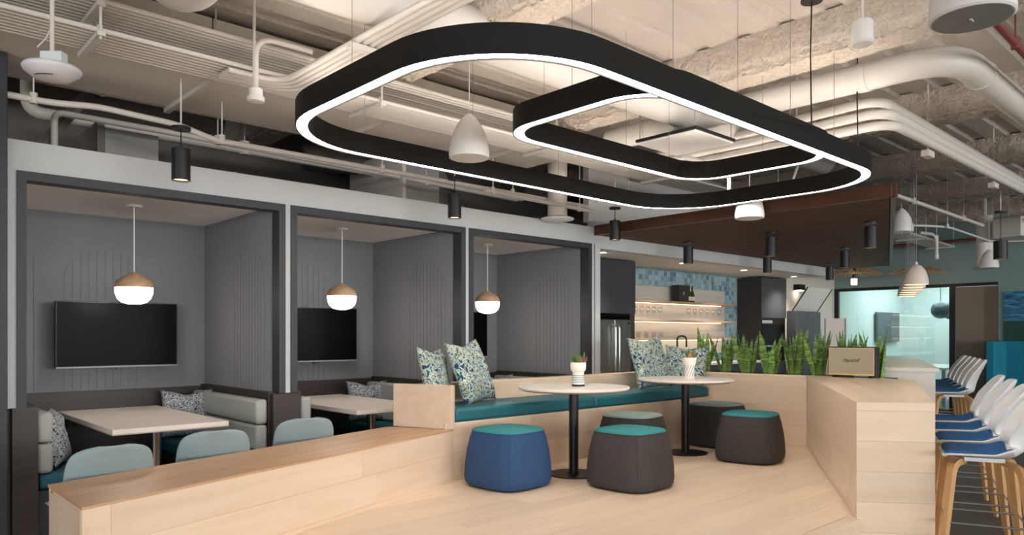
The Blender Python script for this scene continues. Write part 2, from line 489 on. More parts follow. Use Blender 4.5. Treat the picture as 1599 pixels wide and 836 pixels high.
WHICH = ['booth beside the dark column', 'middle booth', 'booth beside the fridge']
for i in range(3):
    xl, xr = POST[i] + .085, POST[i + 1] - .085
    xc = (POST[i] + POST[i + 1]) / 2
    # partitions
    r = sroot('wall_booth_side.%03d' % i if i else 'wall_booth_side', 'grey felt partition with ribbed arch')
    B().box(xr, POST[i + 1] + .085 if i < 2 else POST[3] + .045, YF + .12, YB, 0, 2.345).build('panel', 'booth_grey', r)
    arch_ribs(r, lambda q, o, xr=xr: (xr - o, 5.885 + q), .315, 1.75, .90)
    if i == 0:
        wbox('wall_booth_end', 'booth_grey', .76, xl, YF + .12, YB, 0, 2.345)
    # arches on the back wall
    r = sroot('trim_arch.%03d' % i if i else 'trim_arch', 'arched group of grey ribs on booth back wall')
    arch_ribs(r, lambda q, o, xc=xc: (xc - .02 + q, YB - o), .30, 1.77, .90)
    if i == 0: arch_ribs(r, lambda q, o: (1.0 + q, YB - o), .22, 1.82, .90)
    # dark wainscot
    wbox('trim_wainscot', 'dark_wood', xl, xr, YB - .05, YB, 0, .885, label='dark wood wainscot along booth back wall')
    # benches
    for sgn, side in ((-1, 'column side' if i == 0 else 'left partition'), (1, 'partition side')):
        wx = xl if sgn < 0 else xr
        f = lambda d: wx - sgn * d          # distance from the partition
        def bb(d0, d1, y0, y1, z0, z1): return B().box(min(f(d0), f(d1)), max(f(d0), f(d1)), y0, y1, z0, z1)
        t = thing('booth_bench', ('teal and grey booth bench in the ' + WHICH[i] + (' under the ribbed arch' if sgn > 0 else ' facing the ribbed arch')), 'bench', group='booth benches')
        bb(.003, .47, YF + .05, YB - .052, 0, .37).build('base', 'dark_wood', t)
        bb(.003, .05, YF + .05, YB - .052, .37, .905).build('back_panel', 'dark_wood', t)
        bb(.06, .48, YF + .03, YB - .06, .372, .465).build('seat_cushion', 'booth_teal', t, bevel=.025, seg=3, smooth=True)
        for z0 in (.47, .665):
            bb(.052, .145, YF + .05, YB - .1, z0, z0 + .19).build('back_cushion', 'booth_pad', t, bevel=.025, seg=3, smooth=True)
        if sgn > 0 and i < 2:
            struct(bb(-.19, .03, YF - .0, YF + .045, 0, .895).build('trim_bench_end', 'dark_wood'), 'dark wood end post between two booths')
        elif sgn < 0 and i == 0:
            struct(bb(-.085, .05, YF - .01, YF + .045, 0, .90).build('trim_bench_end', 'dark_wood'), 'dark wood end post beside the dark column')
            bb(.052, .47, YF + .02, YF + .045, 0, .37).build('end_panel', 'charcoal', t)
        settle(t, (f(.24), 6.1, 0))
    # table
    t = thing('booth_table', 'long white booth table with one steel leg in the ' + WHICH[i], 'table', (xc, 5.98, .004), 0, 'booth tables')
    B().box(-.375, .375, -.78, .80, .70, .732).build('table_top', 'table_white', t, bevel=.003)
    B().box(-.376, .376, -.781, .801, .694, .700).build('edge_band', 'table_edge', t)
    B().lathe([(.035, .02), (.04, .66), (.055, .694)], 20, (0, -.40, 0)).build('leg', 'chrome', t, smooth=True)
    B().lathe([(.16, 0), (.16, .008), (.05, .02)], 28, (0, -.40, 0)).build('base_plate', 'chrome', t, smooth=True)
    B().box(-.3, .3, .77, .80, .60, .694).build('wall_bracket', 'black_metal', t)
    # screen
    tx = xc + .055
    t = thing('television', 'black wall-mounted television screen in the ' + WHICH[i], 'television', (tx, 6.70, 1.08), 0, 'booth televisions')
    B().box(-.46, .46, -.012, .03, 0, .54).build('casing', 'tv_bezel', t, bevel=.004)
    B().box(-.452, .452, -.0145, -.0125, .016, .532).build('screen', 'tv_black', t)
    B().box(-.46, .46, -.018, -.0125, 0, .012).build('lower_trim', 'grey_trim', t)
    B().box(-.02, .02, -.012, .01, -.018, 0).build('logo_tab', 'tv_bezel', t)
    B().box(-.16, .16, .03, .145, .14, .40).build('wall_mount', 'black_metal', t)
    # acorn lamp
    t = thing('pendant_lamp', 'acorn-shaped pendant lamp with wooden cap hanging in the ' + WHICH[i], 'lamp', (xc, 6.09, 1.585), 0, 'acorn pendant lamps')
    prof = [(.045, 0), (.085, .012), (.115, .04), (.13, .08), (.133, .12), (.131, .125)]
    B().lathe([(.01, -.001)] + prof, 36).build('diffuser', 'diffuser', t, smooth=True)
    B().lathe([(.136, .1255), (.137, .145), (.12, .178), (.085, .205), (.045, .225), (.02, .24), (.008, .247)], 36).build('cap', 'cap_wood', t, smooth=True)
    B().tube([(0, 0, .24), (0, 0, .755)], .006, 8).build('cord', 'speaker_white', t, smooth=True)
    B().lathe([(.06, .74), (.06, .7585), (.02, .76)], 24).build('canopy', 'speaker_white', t, smooth=True)

# speckled cushions
def cushion(name, label, size, material, loc, tilt, yaw, dent=.12, group=None, puff=.075, cat='cushion', roll=0):
    n = 22; top = []; bot = []
    for j in range(n + 1):
        for i in range(n + 1):
            x = -1 + 2 * i / n; y = -1 + 2 * j / n
            e = (1 - x ** 4) * (1 - y ** 4)
            t = max(0, e) ** .62
            px = x * (1 - .10 * (1 - y * y)) ; py = y * (1 - .10 * (1 - x * x))
            py -= dent * math.exp(-(x / .38) ** 2) * max(0, (y + .6) / 1.6) ** 2
            wr = .02 * noise.noise(Vector((x * 2.3, y * 2.3, len(label) % 17)))
            top.append((px * size / 2, -(t * (puff + wr)), (py + 1) * size / 2)); bot.append((px * size / 2, t * (puff * .7 + wr), (py + 1) * size / 2))
    b = B(); m_ = n + 1
    fs = [[j * m_ + i, j * m_ + i + 1, (j + 1) * m_ + i + 1, (j + 1) * m_ + i] for j in range(n) for i in range(n)]
    b.add(top, fs); b.add(bot, [f[::-1] for f in fs])
    o = b.build(name, material)
    bm = bmesh.new(); bm.from_mesh(o.data); bmesh.ops.remove_doubles(bm, verts=bm.verts, dist=1e-5); bmesh.ops.recalc_face_normals(bm, faces=bm.faces); bm.to_mesh(o.data); bm.free()
    o.data.polygons.foreach_set('use_smooth', [True] * len(o.data.polygons))
    o.location = loc; o.rotation_euler = (R(tilt), R(roll), R(yaw)); o.rotation_mode = 'XYZ'
    return tag(o, label, cat, group)
cushion('cushion', 'speckled blue and white cushion leaning on the column-side bench back', .40, 'speckle', (POST[0] + .33, 5.70, .466), -14, 70, .10, 'booth cushions', roll=4)
cushion('cushion', 'speckled blue and white cushion in the corner of the booth beside the dark column', .42, 'speckle', (POST[1] - .36, 6.52, .466), -12, -22, .14, 'booth cushions')
cushion('cushion', 'speckled blue and white cushion in the corner of the middle booth', .42, 'speckle', (POST[2] - .36, 6.50, .466), -12, -22, .14, 'booth cushions')
cushion('cushion', 'speckled blue and white cushion in the corner of the booth beside the fridge', .42, 'speckle', (POST[3] - .36, 6.50, .466), -12, -22, .14, 'booth cushions')

# ================================================================== PLATFORM
ZP = .26
plat = sroot('floor_platform', 'raised pale maple plank platform')
FLOOR_POLY = [(.74, 1.8), (4.47, 1.8), (6.99, 3.3), (6.87, 4.3), (3.3, 4.3), (.74, 3.36)]
B().prism(FLOOR_POLY, 0, ZP - .014).build('core', 'maple', plat)
planks(plat, (0, 0, ZP - .014), (1, 0, 0), (0, 0, 1), [(x, max(y, 1.86)) for x, y in FLOOR_POLY], .19, 1.9, .014, 'maple', seed=3)
planks(plat, (.74, 1.8, 0), (1, 0, 0), (0, -1, 0), [(0, 0), (3.73, 0), (3.73, .225), (0, .225)], .115, 1.9, .012, 'maple', 'riser_plank', seed=5)
B().box(.74, 4.47, 1.775, 1.858, ZP - .03, ZP + .001).build('nosing', 'maple', plat, bevel=.004)

# low wall along the aisle
IN0, IN1, OUT1, OUT0 = Vector((.74, 3.36, 0)), Vector((3.36, 4.271, 0)), Vector((3.10, 4.73, 0)), Vector((.74, 3.98, 0))
lw = sroot('wall_platform_low', 'low maple-clad wall with oak top between aisle and platform')
ZL = .65
B().prism([(p.x, p.y) for p in (IN0 + Vector((.012, .02, 0)), IN1 + Vector((0, .02, 0)), OUT1 - Vector((0, .02, 0)), OUT0 - Vector((-.012, .02, 0)))], 0, ZL - .012).build('core', 'maple', lw)
ud = (IN1 - IN0); ln = ud.length; nd = Vector((ud.y, -ud.x, 0)).normalized()
planks(lw, IN0 + nd * -.014 , ud, nd, [(0, 0), (ln, 0), (ln, ZL - .012), (0, ZL - .012)], .185, 1.9, .016, 'maple', seed=11, start=.45)
planks(lw, OUT0 + Vector((.012, 0, 0)), (0, -1, 0), (-1, 0, 0), [(0, 0), (.62, 0), (.62, ZL - .012), (0, ZL - .012)], .62, .3, .012, 'maple', 'end_plank', seed=4)
ud2 = (OUT0 - OUT1); nd2 = Vector((ud2.y, -ud2.x, 0)).normalized()
planks(lw, OUT1 - nd2 * .014, ud2, nd2, [(0, 0), (ud2.length, 0), (ud2.length, ZL - .012), (0, ZL - .012)], .185, 1.9, .014, 'maple', seed=12)
# oak top: three long boards and a mitred end board
udn = ud.normalized(); vdn = Vector((-udn.y, udn.x, 0))
topo = IN0 + nd * .004
def uv(p): q = p - topo; return (q.dot(udn), q.dot(vdn))
tp = [uv(IN0 + nd * .004 + Vector((-.003, 0, 0))), uv(IN1 + nd * .004), uv(OUT1 - nd * .01), uv(OUT0 - nd * .004 + Vector((-.003, 0, 0)))]
planks(lw, topo + Vector((0, 0, ZL - .012)), udn, (0, 0, 1), tp, .21, 3.2, .012, 'oak_top', 'top_board', seed=6)

# banquette bench
bn = thing('banquette', 'long maple banquette bench with teal seat along the platform', 'bench')
YBF, YBB, ZS = 4.30, 4.80, .695
B().box(3.33, 6.83, YBF + .016, YBB, ZP, ZS - .016).build('base', 'maple', bn)
planks(bn, (3.31, YBF + .016, ZP), (1, 0, 0), (0, -1, 0), [(0, 0), (3.53, 0), (3.53, ZS - ZP - .02), (0, ZS - ZP - .02)], .21, 1.9, .016, 'maple', 'front_plank', seed=21)
planks(bn, (3.31, YBF - .004, ZS - .02), (1, 0, 0), (0, 0, 1), [(0, 0), (3.53, 0), (3.53, .5), (0, .5)], .25, 1.9, .02, 'maple', 'seat_board', seed=22)
planks(bn, (3.32, YBB + .02, ZS), (1, 0, 0), (0, -1, 0), [(0, 0), (3.50, 0), (3.50, .235), (0, .235)], .12, 1.9, .016, 'maple', 'back_plank', seed=23)
B().box(3.32, 6.84, YBB + .02, YBB + .12, 0, .93).build('back_core', 'maple', bn)
B().box(3.30, 6.85, YBB, YBB + .125, .93, .95).build('back_cap', 'maple', bn, bevel=.002)
# end panel standing on the low wall
p0, p1 = Vector((3.15, 4.74, 0)), Vector((3.335, 4.262, 0))
e = (p1 - p0).normalized(); s = Vector((e.y, -e.x, 0)) * -1
if s.x < 0: s = -s
B().prism([(q.x, q.y) for q in (p0, p1, p1 + s * .055, p0 + s * .055)], ZL + .001, .975).build('end_panel', 'maple', bn, bevel=.002)
B().prism([(q.x, q.y) for q in (p0 + s * .056, p1 + s * .056, p1 + s * .1 + Vector((.0, .06, 0)), Vector((3.33, 4.78, 0)), Vector((3.21, 4.76, 0)))], ZL + .001, ZS - .021).build('end_filler', 'maple', bn)
for x0, x1 in ((3.40, 4.98), (4.985, 6.82)):
    B().box(x0, x1, YBF - .012, YBB - .02, ZS + .001, ZS + .10).build('seat_cushion', 'teal_vinyl', bn, bevel=.022, seg=3, smooth=True)
settle(bn, (5.0, 4.55, ZP))
FL = 'floral cushion in blues and greens '
cushion('cushion', FL + 'leaning against the end panel of the banquette', .47, 'floral', (3.50, 4.60, ZS + .098), -14, 30, .10, 'floral cushions', roll=3)
cushion('cushion', FL + 'second from the end panel of the banquette', .54, 'floral', (3.86, 4.53, ZS + .098), -20, 22, .10, 'floral cushions', roll=-3)
cushion('cushion', FL + 'at the planter end of the banquette', .56, 'floral', (6.24, 4.55, ZS + .098), -16, -2, .10, 'floral cushions', roll=-2)
cushion('cushion', FL + 'tucked in the banquette corner against the planter wall', .46, 'floral', (6.62, 4.46, ZS + .098), -16, -62, .10, 'floral cushions', roll=2)

# wall between platform and planter
pw = sroot('wall_planter', 'maple-clad wall in front of the planter')
A0, A1 = Vector((6.99, 3.30, 0)), Vector((6.81, 4.80, 0))
ud = A0 - A1; nd = Vector((ud.y, -ud.x, 0)).normalized()
planks(pw, A1 - nd * -.0, ud, nd, [(0, ZP), (ud.length, ZP), (ud.length, .93), (0, .93)], .19, 1.9, .014, 'maple', seed=31)
B().prism([(A1.x, A1.y), (A0.x, A0.y), (A0.x + .05, A0.y), (A1.x + .05, A1.y + .1)], 0, .93).build('core', 'maple', pw)
B().prism([(A1.x - .018, A1.y), (A0.x - .018, A0.y), (A0.x + .06, A0.y), (A1.x + .06, A1.y + .12)], .93, .95).build('cap', 'maple', pw, bevel=.002)

# maple bar
bar = thing('wooden_bar', 'angled maple plank bar counter between platform and bar stools', 'counter')
E0, E1, F1, F0 = Vector((4.45, 1.80, 0)), Vector((6.99, 3.30, 0)), Vector((6.92, 2.30, 0)), Vector((4.725, 1.465, 0))
G1 = Vector((7.10, 3.30, 0)); G2 = Vector((7.10, 2.62, 0))
poly = [E0, E1, G1, G2, F1, F0]
cen = sum(poly, Vector()) / 6
B().prism([(p.x + (cen.x - p.x) * .012, p.y + (cen.y - p.y) * .025) for p in poly], 0, .93).build('core', 'maple', bar)
def face(a, c, z0, z1, seed, mat_='maple', wdt=.18, nm='plank'):
    ud = c - a; nd = Vector((ud.y, -ud.x, 0)).normalized()
    planks(bar, a - nd * .012, ud, nd, [(0, z0), (ud.length, z0), (ud.length, z1), (0, z1)], wdt, 1.9, .014, mat_, nm, seed=seed)
face(E1, E0, 0, .949, 41); face(E0, F0, 0, .949, 42); face(F0, F1, 0, .949, 43); face(F1, G2, 0, .949, 44)
ud = (E1 - E0).normalized(); vd = Vector((-ud.y, ud.x, 0))
planks(bar, (4.45, 1.80, .93), ud, (0, 0, 1), [((p - E0).dot(ud), (p - E0).dot(vd)) for p in poly], .19, 1.2, .02, 'maple', 'top_board', seed=45)
settle(bar, (5.9, 2.4, 0))

# planter
pl = thing('planter', 'dark planter trough behind the maple wall, holding snake plants', 'planter')
PX0, PX1, PY0, PY1 = 7.115, 7.42, 2.62, 4.92
for nm, a in (('end_panel', (PX0, PX1, PY0, PY0 + .03)), ('end_panel', (PX0, PX1, PY1 - .03, PY1)), ('side_panel', (PX1 - .03, PX1, PY0 + .03, PY1 - .03)), ('side_panel', (PX0, PX0 + .03, PY0 + .03, PY1 - .03))):
    B().box(*a, 0, .94).build(nm, 'planter_grey', pl)
B().box(PX0 + .03, PX1 - .03, PY0 + .03, PY1 - .03, .80, .875).build('soil', 'soil', pl)
settle(pl, ((PX0 + PX1) / 2, (PY0 + PY1) / 2, 0))

# ================================================================== PLATFORM FURNITURE
def round_table(loc, label):
    t = thing('cafe_table', label, 'table', loc, 0, 'round cafe tables')
    B().lathe([(.01, .655), (.40, .655), (.43, .668)], 64).build('underside', 'table_edge', t, smooth=True)
    B().lathe([(.43, .6682), (.432, .672), (.432, .682), (.428, .686), (.01, .686)], 64).build('table_top', 'table_white', t, smooth=True)
    B().lathe([(.037, .012), (.037, .655)], 24).build('column', 'black_metal', t, smooth=True)
    B().lathe([(.20, 0), (.20, .008), (.045, .014), (.045, .02)], 48).build('base_plate', 'black_metal', t, smooth=True)
    return t
T1, T2 = (4.24, 3.87, ZP + .001), (5.76, 3.87, ZP + .001)
round_table(T1, 'round white cafe table with black pedestal, beside the blue pouf')
round_table(T2, 'round white cafe table with black pedestal, beside the planter wall')

def sq_ring(h, z, n=40, p=3.6):
    out = []
    for i in range(n):
        a = 2 * math.pi * i / n
        c, s = math.cos(a), math.sin(a)
        r = (abs(c) ** p + abs(s) ** p) ** (-1 / p)
        out.append((h * r * c, h * r * s, z))
    return out
def pouf(loc, label, body, top, rot=2):
    t = thing('pouf', label, 'pouf', loc, R(rot), 'poufs on the platform')
    h = .268
    prof = [(.94, .012), (.99, .03), (1.01, .07), (.995, .16), (.95, .26), (.885, .345), (.83, .395)]
    B().loft([sq_ring(h * a, z) for a, z in prof]).build('body', body, t, smooth=True)
    B().loft([sq_ring(h * .83, .3955), sq_ring(h * .815, .407), sq_ring(h * .75, .415), sq_ring(h * .4, .422), sq_ring(h * .05, .423)]).build('top_pad', top, t, smooth=True, angle=60)
    B().loft([sq_ring(h * .838, .391), sq_ring(h * .844, .3945), sq_ring(h * .838, .398)]).build('piping', body, t, smooth=True, angle=80)
    B().loft([sq_ring(h * .85, 0), sq_ring(h * .85, .012)]).build('base', 'black_satin', t)
    bb = B()
    for k in range(4):
        a = math.pi / 4 + k * math.pi / 2
        q = (2 * math.cos(math.pi / 4) ** 3.6) ** (-1 / 3.6) * h
        bb.tube([(q * f * math.cos(a), q * f * math.sin(a), z) for f, z in prof[1:]], .0022, 5)
    bb.build('seam', body, t, smooth=True)
    return t
pouf((3.60, 3.93, ZP), 'blue pouf with teal top beside the low wall', 'pouf_blue', 'pouf_teal_top', 4)
pouf((4.22, 3.30, ZP), 'charcoal pouf with teal top in front of the table with the striped pot', 'pouf_charcoal', 'pouf_teal_top', 2)
pouf((5.02, 3.90, ZP), 'charcoal pouf with sage grey top between the two round tables', 'pouf_charcoal', 'pouf_sage_top', 8)
pouf((6.42, 3.95, ZP), 'charcoal pouf with sage grey top against the planter wall', 'pouf_charcoal', 'pouf_sage_top', -6)
pouf((5.85, 3.27, ZP), 'charcoal pouf with teal top next to the angled bar wall', 'pouf_charcoal', 'pouf_teal_top', 14)

# succulents in pots
def leaf_blade(n=7, w=.012, l=.08, curve=.02):
    rings = []
    for k in range(n):
        t = k / (n - 1); ww = w * (1 - t) ** .6 * (0.5 + 1.2 * math.sin(math.pi * (.25 + .5 * t)) * .6)
        rings.append([(-ww, curve * t * t, l * t), (0, curve * t * t + ww * .5, l * t), (ww, curve * t * t, l * t), (0, curve * t * t - ww * .25, l * t)])
    return B().loft(rings)
def succulent(loc, label, kind):
    t = thing('potted_succulent', label, 'plant', loc, 0, 'table succulents'); t.scale = (1.28, 1.28, 1.28)
    if kind == 'stripe':
        B().lathe([(.038, 0), (.04, .012)], 28).build('pot_foot', 'pot_black', t, smooth=True)
        B().lathe([(.0395, .0121), (.038, .05), (.034, .085)], 28).build('pot', 'pot_white', t, smooth=True)
        for z in (.022, .032, .042, .052, .064): B().lathe([(.0395, z), (.0398, z + .002), (.0395, z + .004)], 28).build('stripe', 'pot_stripe', t, smooth=True)
        B().lathe([(.034, .0851), (.046, .10), (.048, .125), (.047, .145), (.042, .145), (.04, .13), (.005, .128)], 28).build('bowl', 'pot_white', t, smooth=True)
        z0 = .128; sets = [('succ_green', 14, .075, .012), ('succ_red', 6, .055, .018)]
    else:
        B().lathe([(.036, 0), (.037, .002), (.037, .09), (.048, .115), (.05, .15), (.045, .15), (.043, .14), (.005, .138)], 28).build('pot', 'pot_white', t, smooth=True)
        bb = B()
        for k in range(12):
            for j in range(4):
                a = 2 * math.pi * (k + (j % 2) * .5) / 12; z = .012 + j * .022
                bb.tube([(.037 * math.cos(a), .037 * math.sin(a), z), (.0385 * math.cos(a + .26), .0385 * math.sin(a + .26), z + .022)], .0018, 4)
        bb.build('relief', 'pot_stripe', t)
        z0 = .138; sets = [('succ_rust', 9, .05, .0), ('succ_green', 10, .07, .012)]
    rnd = random.Random(len(label))
    for mt, n, l, off in sets:
        for k in range(n):
            o = leaf_blade(6, .015, l * 1.1 * rnd.uniform(.7, 1.1), .015).build('leaf', mt, t, smooth=True)
            a = rnd.uniform(0, 6.28)
            o.location = (off * 1.2 + .018 * math.cos(a), .015 * math.sin(a), z0)
            o.rotation_euler = (R(rnd.uniform(15, 55)), 0, a + math.pi / 2)
    return t
succulent((T1[0] + .03, T1[1] - .02, ZP + .688), 'small succulent in a white pot with grey stripes on cafe table', 'stripe')
succulent((T2[0] + .02, T2[1] - .03, ZP + .688), 'small succulent in a white pot with diamond relief on cafe table', 'relief')

# ================================================================== SHELL CHAIRS IN THE AISLE
def surf(fn, ns, nt_):
    vs = [fn(-1 + 2 * i / ns, j / nt_) for j in range(nt_ + 1) for i in range(ns + 1)]
    return B().add(vs, [[j * (ns + 1) + i, j * (ns + 1) + i + 1, (j + 1) * (ns + 1) + i + 1, (j + 1) * (ns + 1) + i] for j in range(nt_) for i in range(ns)])
def curve_at(keys, t):
    for (t0, *a), (t1, *c) in zip(keys, keys[1:]):
        if t <= t1:
            k = (t - t0) / (t1 - t0); k = k * k * (3 - 2 * k) * .5 + k * .5
            return [p + (q - p) * k for p, q in zip(a, c)]
    return list(keys[-1][1:])
def side_chair(loc, label, rot):
    """faces +y of its own axes"""
    t = thing('side_chair', label, 'chair', loc, rot, 'grey-blue chairs at the booth tables')
    keys = [(0, .20, .445, .19, .0), (.12, .17, .45, .20, .004), (.40, -.12, .435, .205, .012), (.55, -.21, .475, .21, .02), (.72, -.245, .60, .216, .03), (.83, -.268, .69, .21, .035), (.90, -.279, .742, .193, .035), (.95, -.285, .768, .165, .033), (.985, -.289, .782, .115, .026), (1, -.29, .786, .06, .02)]
    def fn(s, u):
        y, z, hw, cup = curve_at(keys, u)
        q = abs(s) ** 2.2
        return (s * hw, y + (cup * 1.2 * q if u > .5 else 0), z + (cup * q if u <= .5 else 0))
    surf(fn, 14, 26).build('shell', 'chair_shell', t, smooth=True, solid=.012, sub=1, angle=80)
    for sx in (-1, 1):
        for sy in (-1, 1):
            B().tube([(sx * .215, sy * .20 - .02, 0), (sx * .13, sy * .11 - .02, .42)], .012, 10, [.009, .013]).build('leg', 'rod_steel', t, smooth=True)
    B().box(-.14, .14, -.14, .10, .41, .424).build('seat_plate', 'black_metal', t)
    return t
CH = 'pale grey-blue shell chair '
side_chair((1.03, 4.37, .004), CH + 'behind the low wall, close to the dark column', R(3))
side_chair((1.67, 4.60, .004), CH + 'tucked at the white table of the booth beside the dark column', R(-4))
side_chair((2.37, 4.83, .004), CH + 'in front of the bench end between two booths', R(-6))

# ================================================================== BAR STOOLS
def make_stool(label, group):
    t = thing('bar_stool', label, 'stool', (0, 0, 0), 0, group)
    keys = [(0, .215, .652, .17, .0), (.10, .19, .66, .205, .008), (.34, -.04, .648, .215, .025), (.46, -.14, .652, .20, .06), (.56, -.195, .69, .165, .085), (.68, -.215, .78, .165, .08), (.82, -.25, .88, .20, .07), (.92, -.288, .965, .19, .045), (.98, -.312, 1.02, .15, .03), (1, -.318, 1.035, .09, .02)]
    def fn(s, u):
        y, z, hw, cup = curve_at(keys, u)
        q = abs(s) ** 2
        k = min(1, max(0, (u - .42) / .2))
        return (s * hw, y + cup * 1.3 * q * k, z + cup * 1.2 * q * (1 - k))
    surf(fn, 14, 34).build('shell', 'stool_shell', t, smooth=True, solid=.014, sub=1, angle=80)
    def pad(s, u):
        y, z, hw, cup = curve_at(keys, .03 + u * .40)
        return (s * hw * .93, y - .006, z + cup * 1.1 * abs(s) ** 2 + .012)
    surf(pad, 10, 10).build('seat_pad', 'stool_pad', t, smooth=True, solid=.016, sub=1, angle=80)
    B().box(-.07, .07, -.10, .10, .618, .64).build('mount_plate', 'stool_shell', t)
    for sx in (-1, 1):
        for sy in (-1, 1):
            pts = bez([(sx * .225, sy * .225, 0), (sx * .165, sy * .165, .605), (sx * .02, sy * .10, .612)], .07, 6)
            B().tube(pts, .02, 4, [.017 + .007 * min(1, p.z / .5) for p in pts]).build('leg', 'bent_wood', t, smooth=True, angle=50)
    q = .197
    for a, c in (((-q, q), (q, q)), ((-q, -q), (q, -q)), ((-q, -q), (-q, q)), ((q, -q), (q, q))):
        B().tube([(a[0], a[1], .28), (c[0], c[1], .28)], .0065, 8).build('foot_rail', 'rod_steel', t, smooth=True)
    return t
BD = Vector((math.cos(R(20.8)), math.sin(R(20.8)), 0)); BN = Vector((BD.y, -BD.x, 0))
rotS = R(20.8)
G = 'stools along the maple bar'
st0 = make_stool('white shell bar stool with blue seat, at the open end of the maple bar', G)
SL = [None, 'white shell bar stool with blue seat, second along the maple bar from its open end', 'white shell bar stool with blue seat, third along the maple bar from its open end', 'white shell bar stool with blue seat, fourth along the maple bar, by the planter']
for i in range(4):
    p = F0 + BD * (.11 + i * .60) + BN * (.25 + .008 * i)
    if i == 0: st0.location = p; st0.rotation_euler = (0, 0, rotS)
    else: dup(st0, p, rotS, SL[i], G)

# white bar beyond
WB = Vector((7.63, 2.33, 0))
wb = thing('white_bar', 'long white bar counter beyond the planter', 'counter', WB, R(20.8))
B().box(0, 4.2, .03, .52, 0, .995).build('body', 'counter_white', wb)
B().box(-.02, 4.22, 0, .55, .995, 1.035).build('counter_top', 'counter_white', wb, bevel=.003)
for i in range(5):
    p = WB + BD * (1.9 + i * .52) + BN * .27
    dup(st0, p, rotS, 'white shell bar stool ' + ['at the planter end of the white bar', 'second along the white bar from the planter', 'third along the white bar from the planter', 'fourth along the white bar from the planter', 'at the far end of the white bar'][i], 'stools along the white bar', 1.03)

# ================================================================== SNAKE PLANTS
def snake_mesh(l, w, twist, bend, seed):
    rnd = random.Random(seed); rings = []; n = 9
    for k in range(n):
        t = k / (n - 1)
        ww = w * (.55 + .75 * math.sin(math.pi * min(1, .12 + t * .62))) * (1 - max(0, (t - .55) / .45) ** 1.7 * .97)
        a = twist * t; c, s = math.cos(a), math.sin(a)
        off = bend * t * t
        ring = []
        for x, y in ((-ww, .10 * ww), (-ww * .45, -.16 * ww), (0, -.26 * ww), (ww * .45, -.16 * ww), (ww, .10 * ww), (0, -.02 * ww)):
            ring.append((x * c - y * s, x * s + y * c + off, l * t))
        rings.append(ring)
    b = B().loft(rings)
    o = b.build('leaf_source', 'snake_leaf', None, smooth=True, angle=60)
    me = o.data; bpy.data.objects.remove(o); return me
LEAVES = [snake_mesh(l, w, tw, bd, i) for i, (l, w, tw, bd) in enumerate([(.49, .027, .5, .03), (.43, .029, -.7, .04), (.53, .026, .9, .02), (.33, .027, .3, .06), (.47, .024, -1.1, -.02)])]
rnd = random.Random(12)
WHERE = ['at the kitchen end of the planter', 'second along the planter from the kitchen end', 'third along the planter from the kitchen end', 'in the middle of the planter', 'fifth along the planter from the kitchen end', 'sixth along the planter, before the loudspeaker', 'behind the loudspeaker', 'beyond the loudspeaker, beside the white bar']
YS = [4.62, 4.36, 4.10, 3.83, 3.57, 3.32, 3.03, 2.76]
for i, y in enumerate(YS):
    t = thing('snake_plant', 'upright green snake plant ' + WHERE[i], 'plant', (7.265 + rnd.uniform(-.02, .02), y, .875), 0, 'snake plants in the planter')
    for k in range(11):
        me = LEAVES[rnd.randrange(5)] if k % 4 else LEAVES[rnd.choice((0, 2))]
        o = bpy.data.objects.new('leaf', me); col.objects.link(o); o.parent = t
        a = 6.28 * (k + rnd.uniform(-.3, .3)) / 10; rr_ = rnd.uniform(.008, .04)
        o.location = (rr_ * math.cos(a), rr_ * 1.4 * math.sin(a), 0)
        s = rnd.uniform(.88, 1.1); o.scale = (s, s, s)
        o.rotation_euler = (R(-rnd.uniform(3, 17) * (1 if rr_ > .016 else .4)), 0, a - math.pi / 2)
# pale stones on the soil
for k in range(26):
    s = rnd.uniform(.014, .026)
    b = B().lathe([(.2, -.35), (.8, -.2), (1, 0), (.75, .3), (.2, .42)], 9)
    b.v = [(x * s, y_ * s * .8, z * s) for x, y_, z in b.v]
    o = b.build('pebble', 'pebble_white', None, smooth=True)
    o.location = (rnd.uniform(7.16, 7.37), rnd.uniform(2.68, 4.86), .875 + s * .34)
    tag(o, 'small pale pebble on the planter soil', 'pebble', 'pebbles in the planter')

# loudspeaker
sp = thing('loudspeaker', 'cream-fronted loudspeaker with a script logo on the maple bar top', 'loudspeaker', (6.95, 2.86, .951), R(-90 + 9))
B().box(-.205, .205, 0, .17, .018, .285).build('cabinet', 'marshall_black', sp, bevel=.008)
B().box(-.196, .196, -.006, .001, .03, .276).build('frame', 'gold_trim', sp)
g = B().box(-.190, .190, -.009, -.0055, .036, .270).build('grille', 'marshall_grille', sp)
B().box(-.196, .196, -.0085, -.004, .022, .032).build('base_trim', 'gold_trim', sp)
for x in (-.16, .16):
    for y in (.03, .14): B().lathe([(.016, 0), (.016, .018)], 12, (x, y, 0)).build('foot', 'black_satin', sp)
def lettering(text, size, shear=0):
    cu = bpy.data.curves.new('lettering', 'FONT'); cu.body = text; cu.size = size; cu.shear = shear; cu.extrude = .0012; cu.align_x = 'CENTER'; cu.space_character = .92
    o = bpy.data.objects.new('lettering', cu); col.objects.link(o)
    bpy.context.view_layer.update()
    me = bpy.data.meshes.new_from_object(o.evaluated_get(bpy.context.evaluated_depsgraph_get()))
    bpy.data.objects.remove(o)
    return me
me = lettering('Marshall', .046, .45); me.materials.clear(); me.materials.append(MATS['brown_ink'])
o = bpy.data.objects.new('lettering', me); col.objects.link(o); o.parent = g
o.location = (-.004, -.0105, .145); o.rotation_euler = (R(90), R(-3), 0)

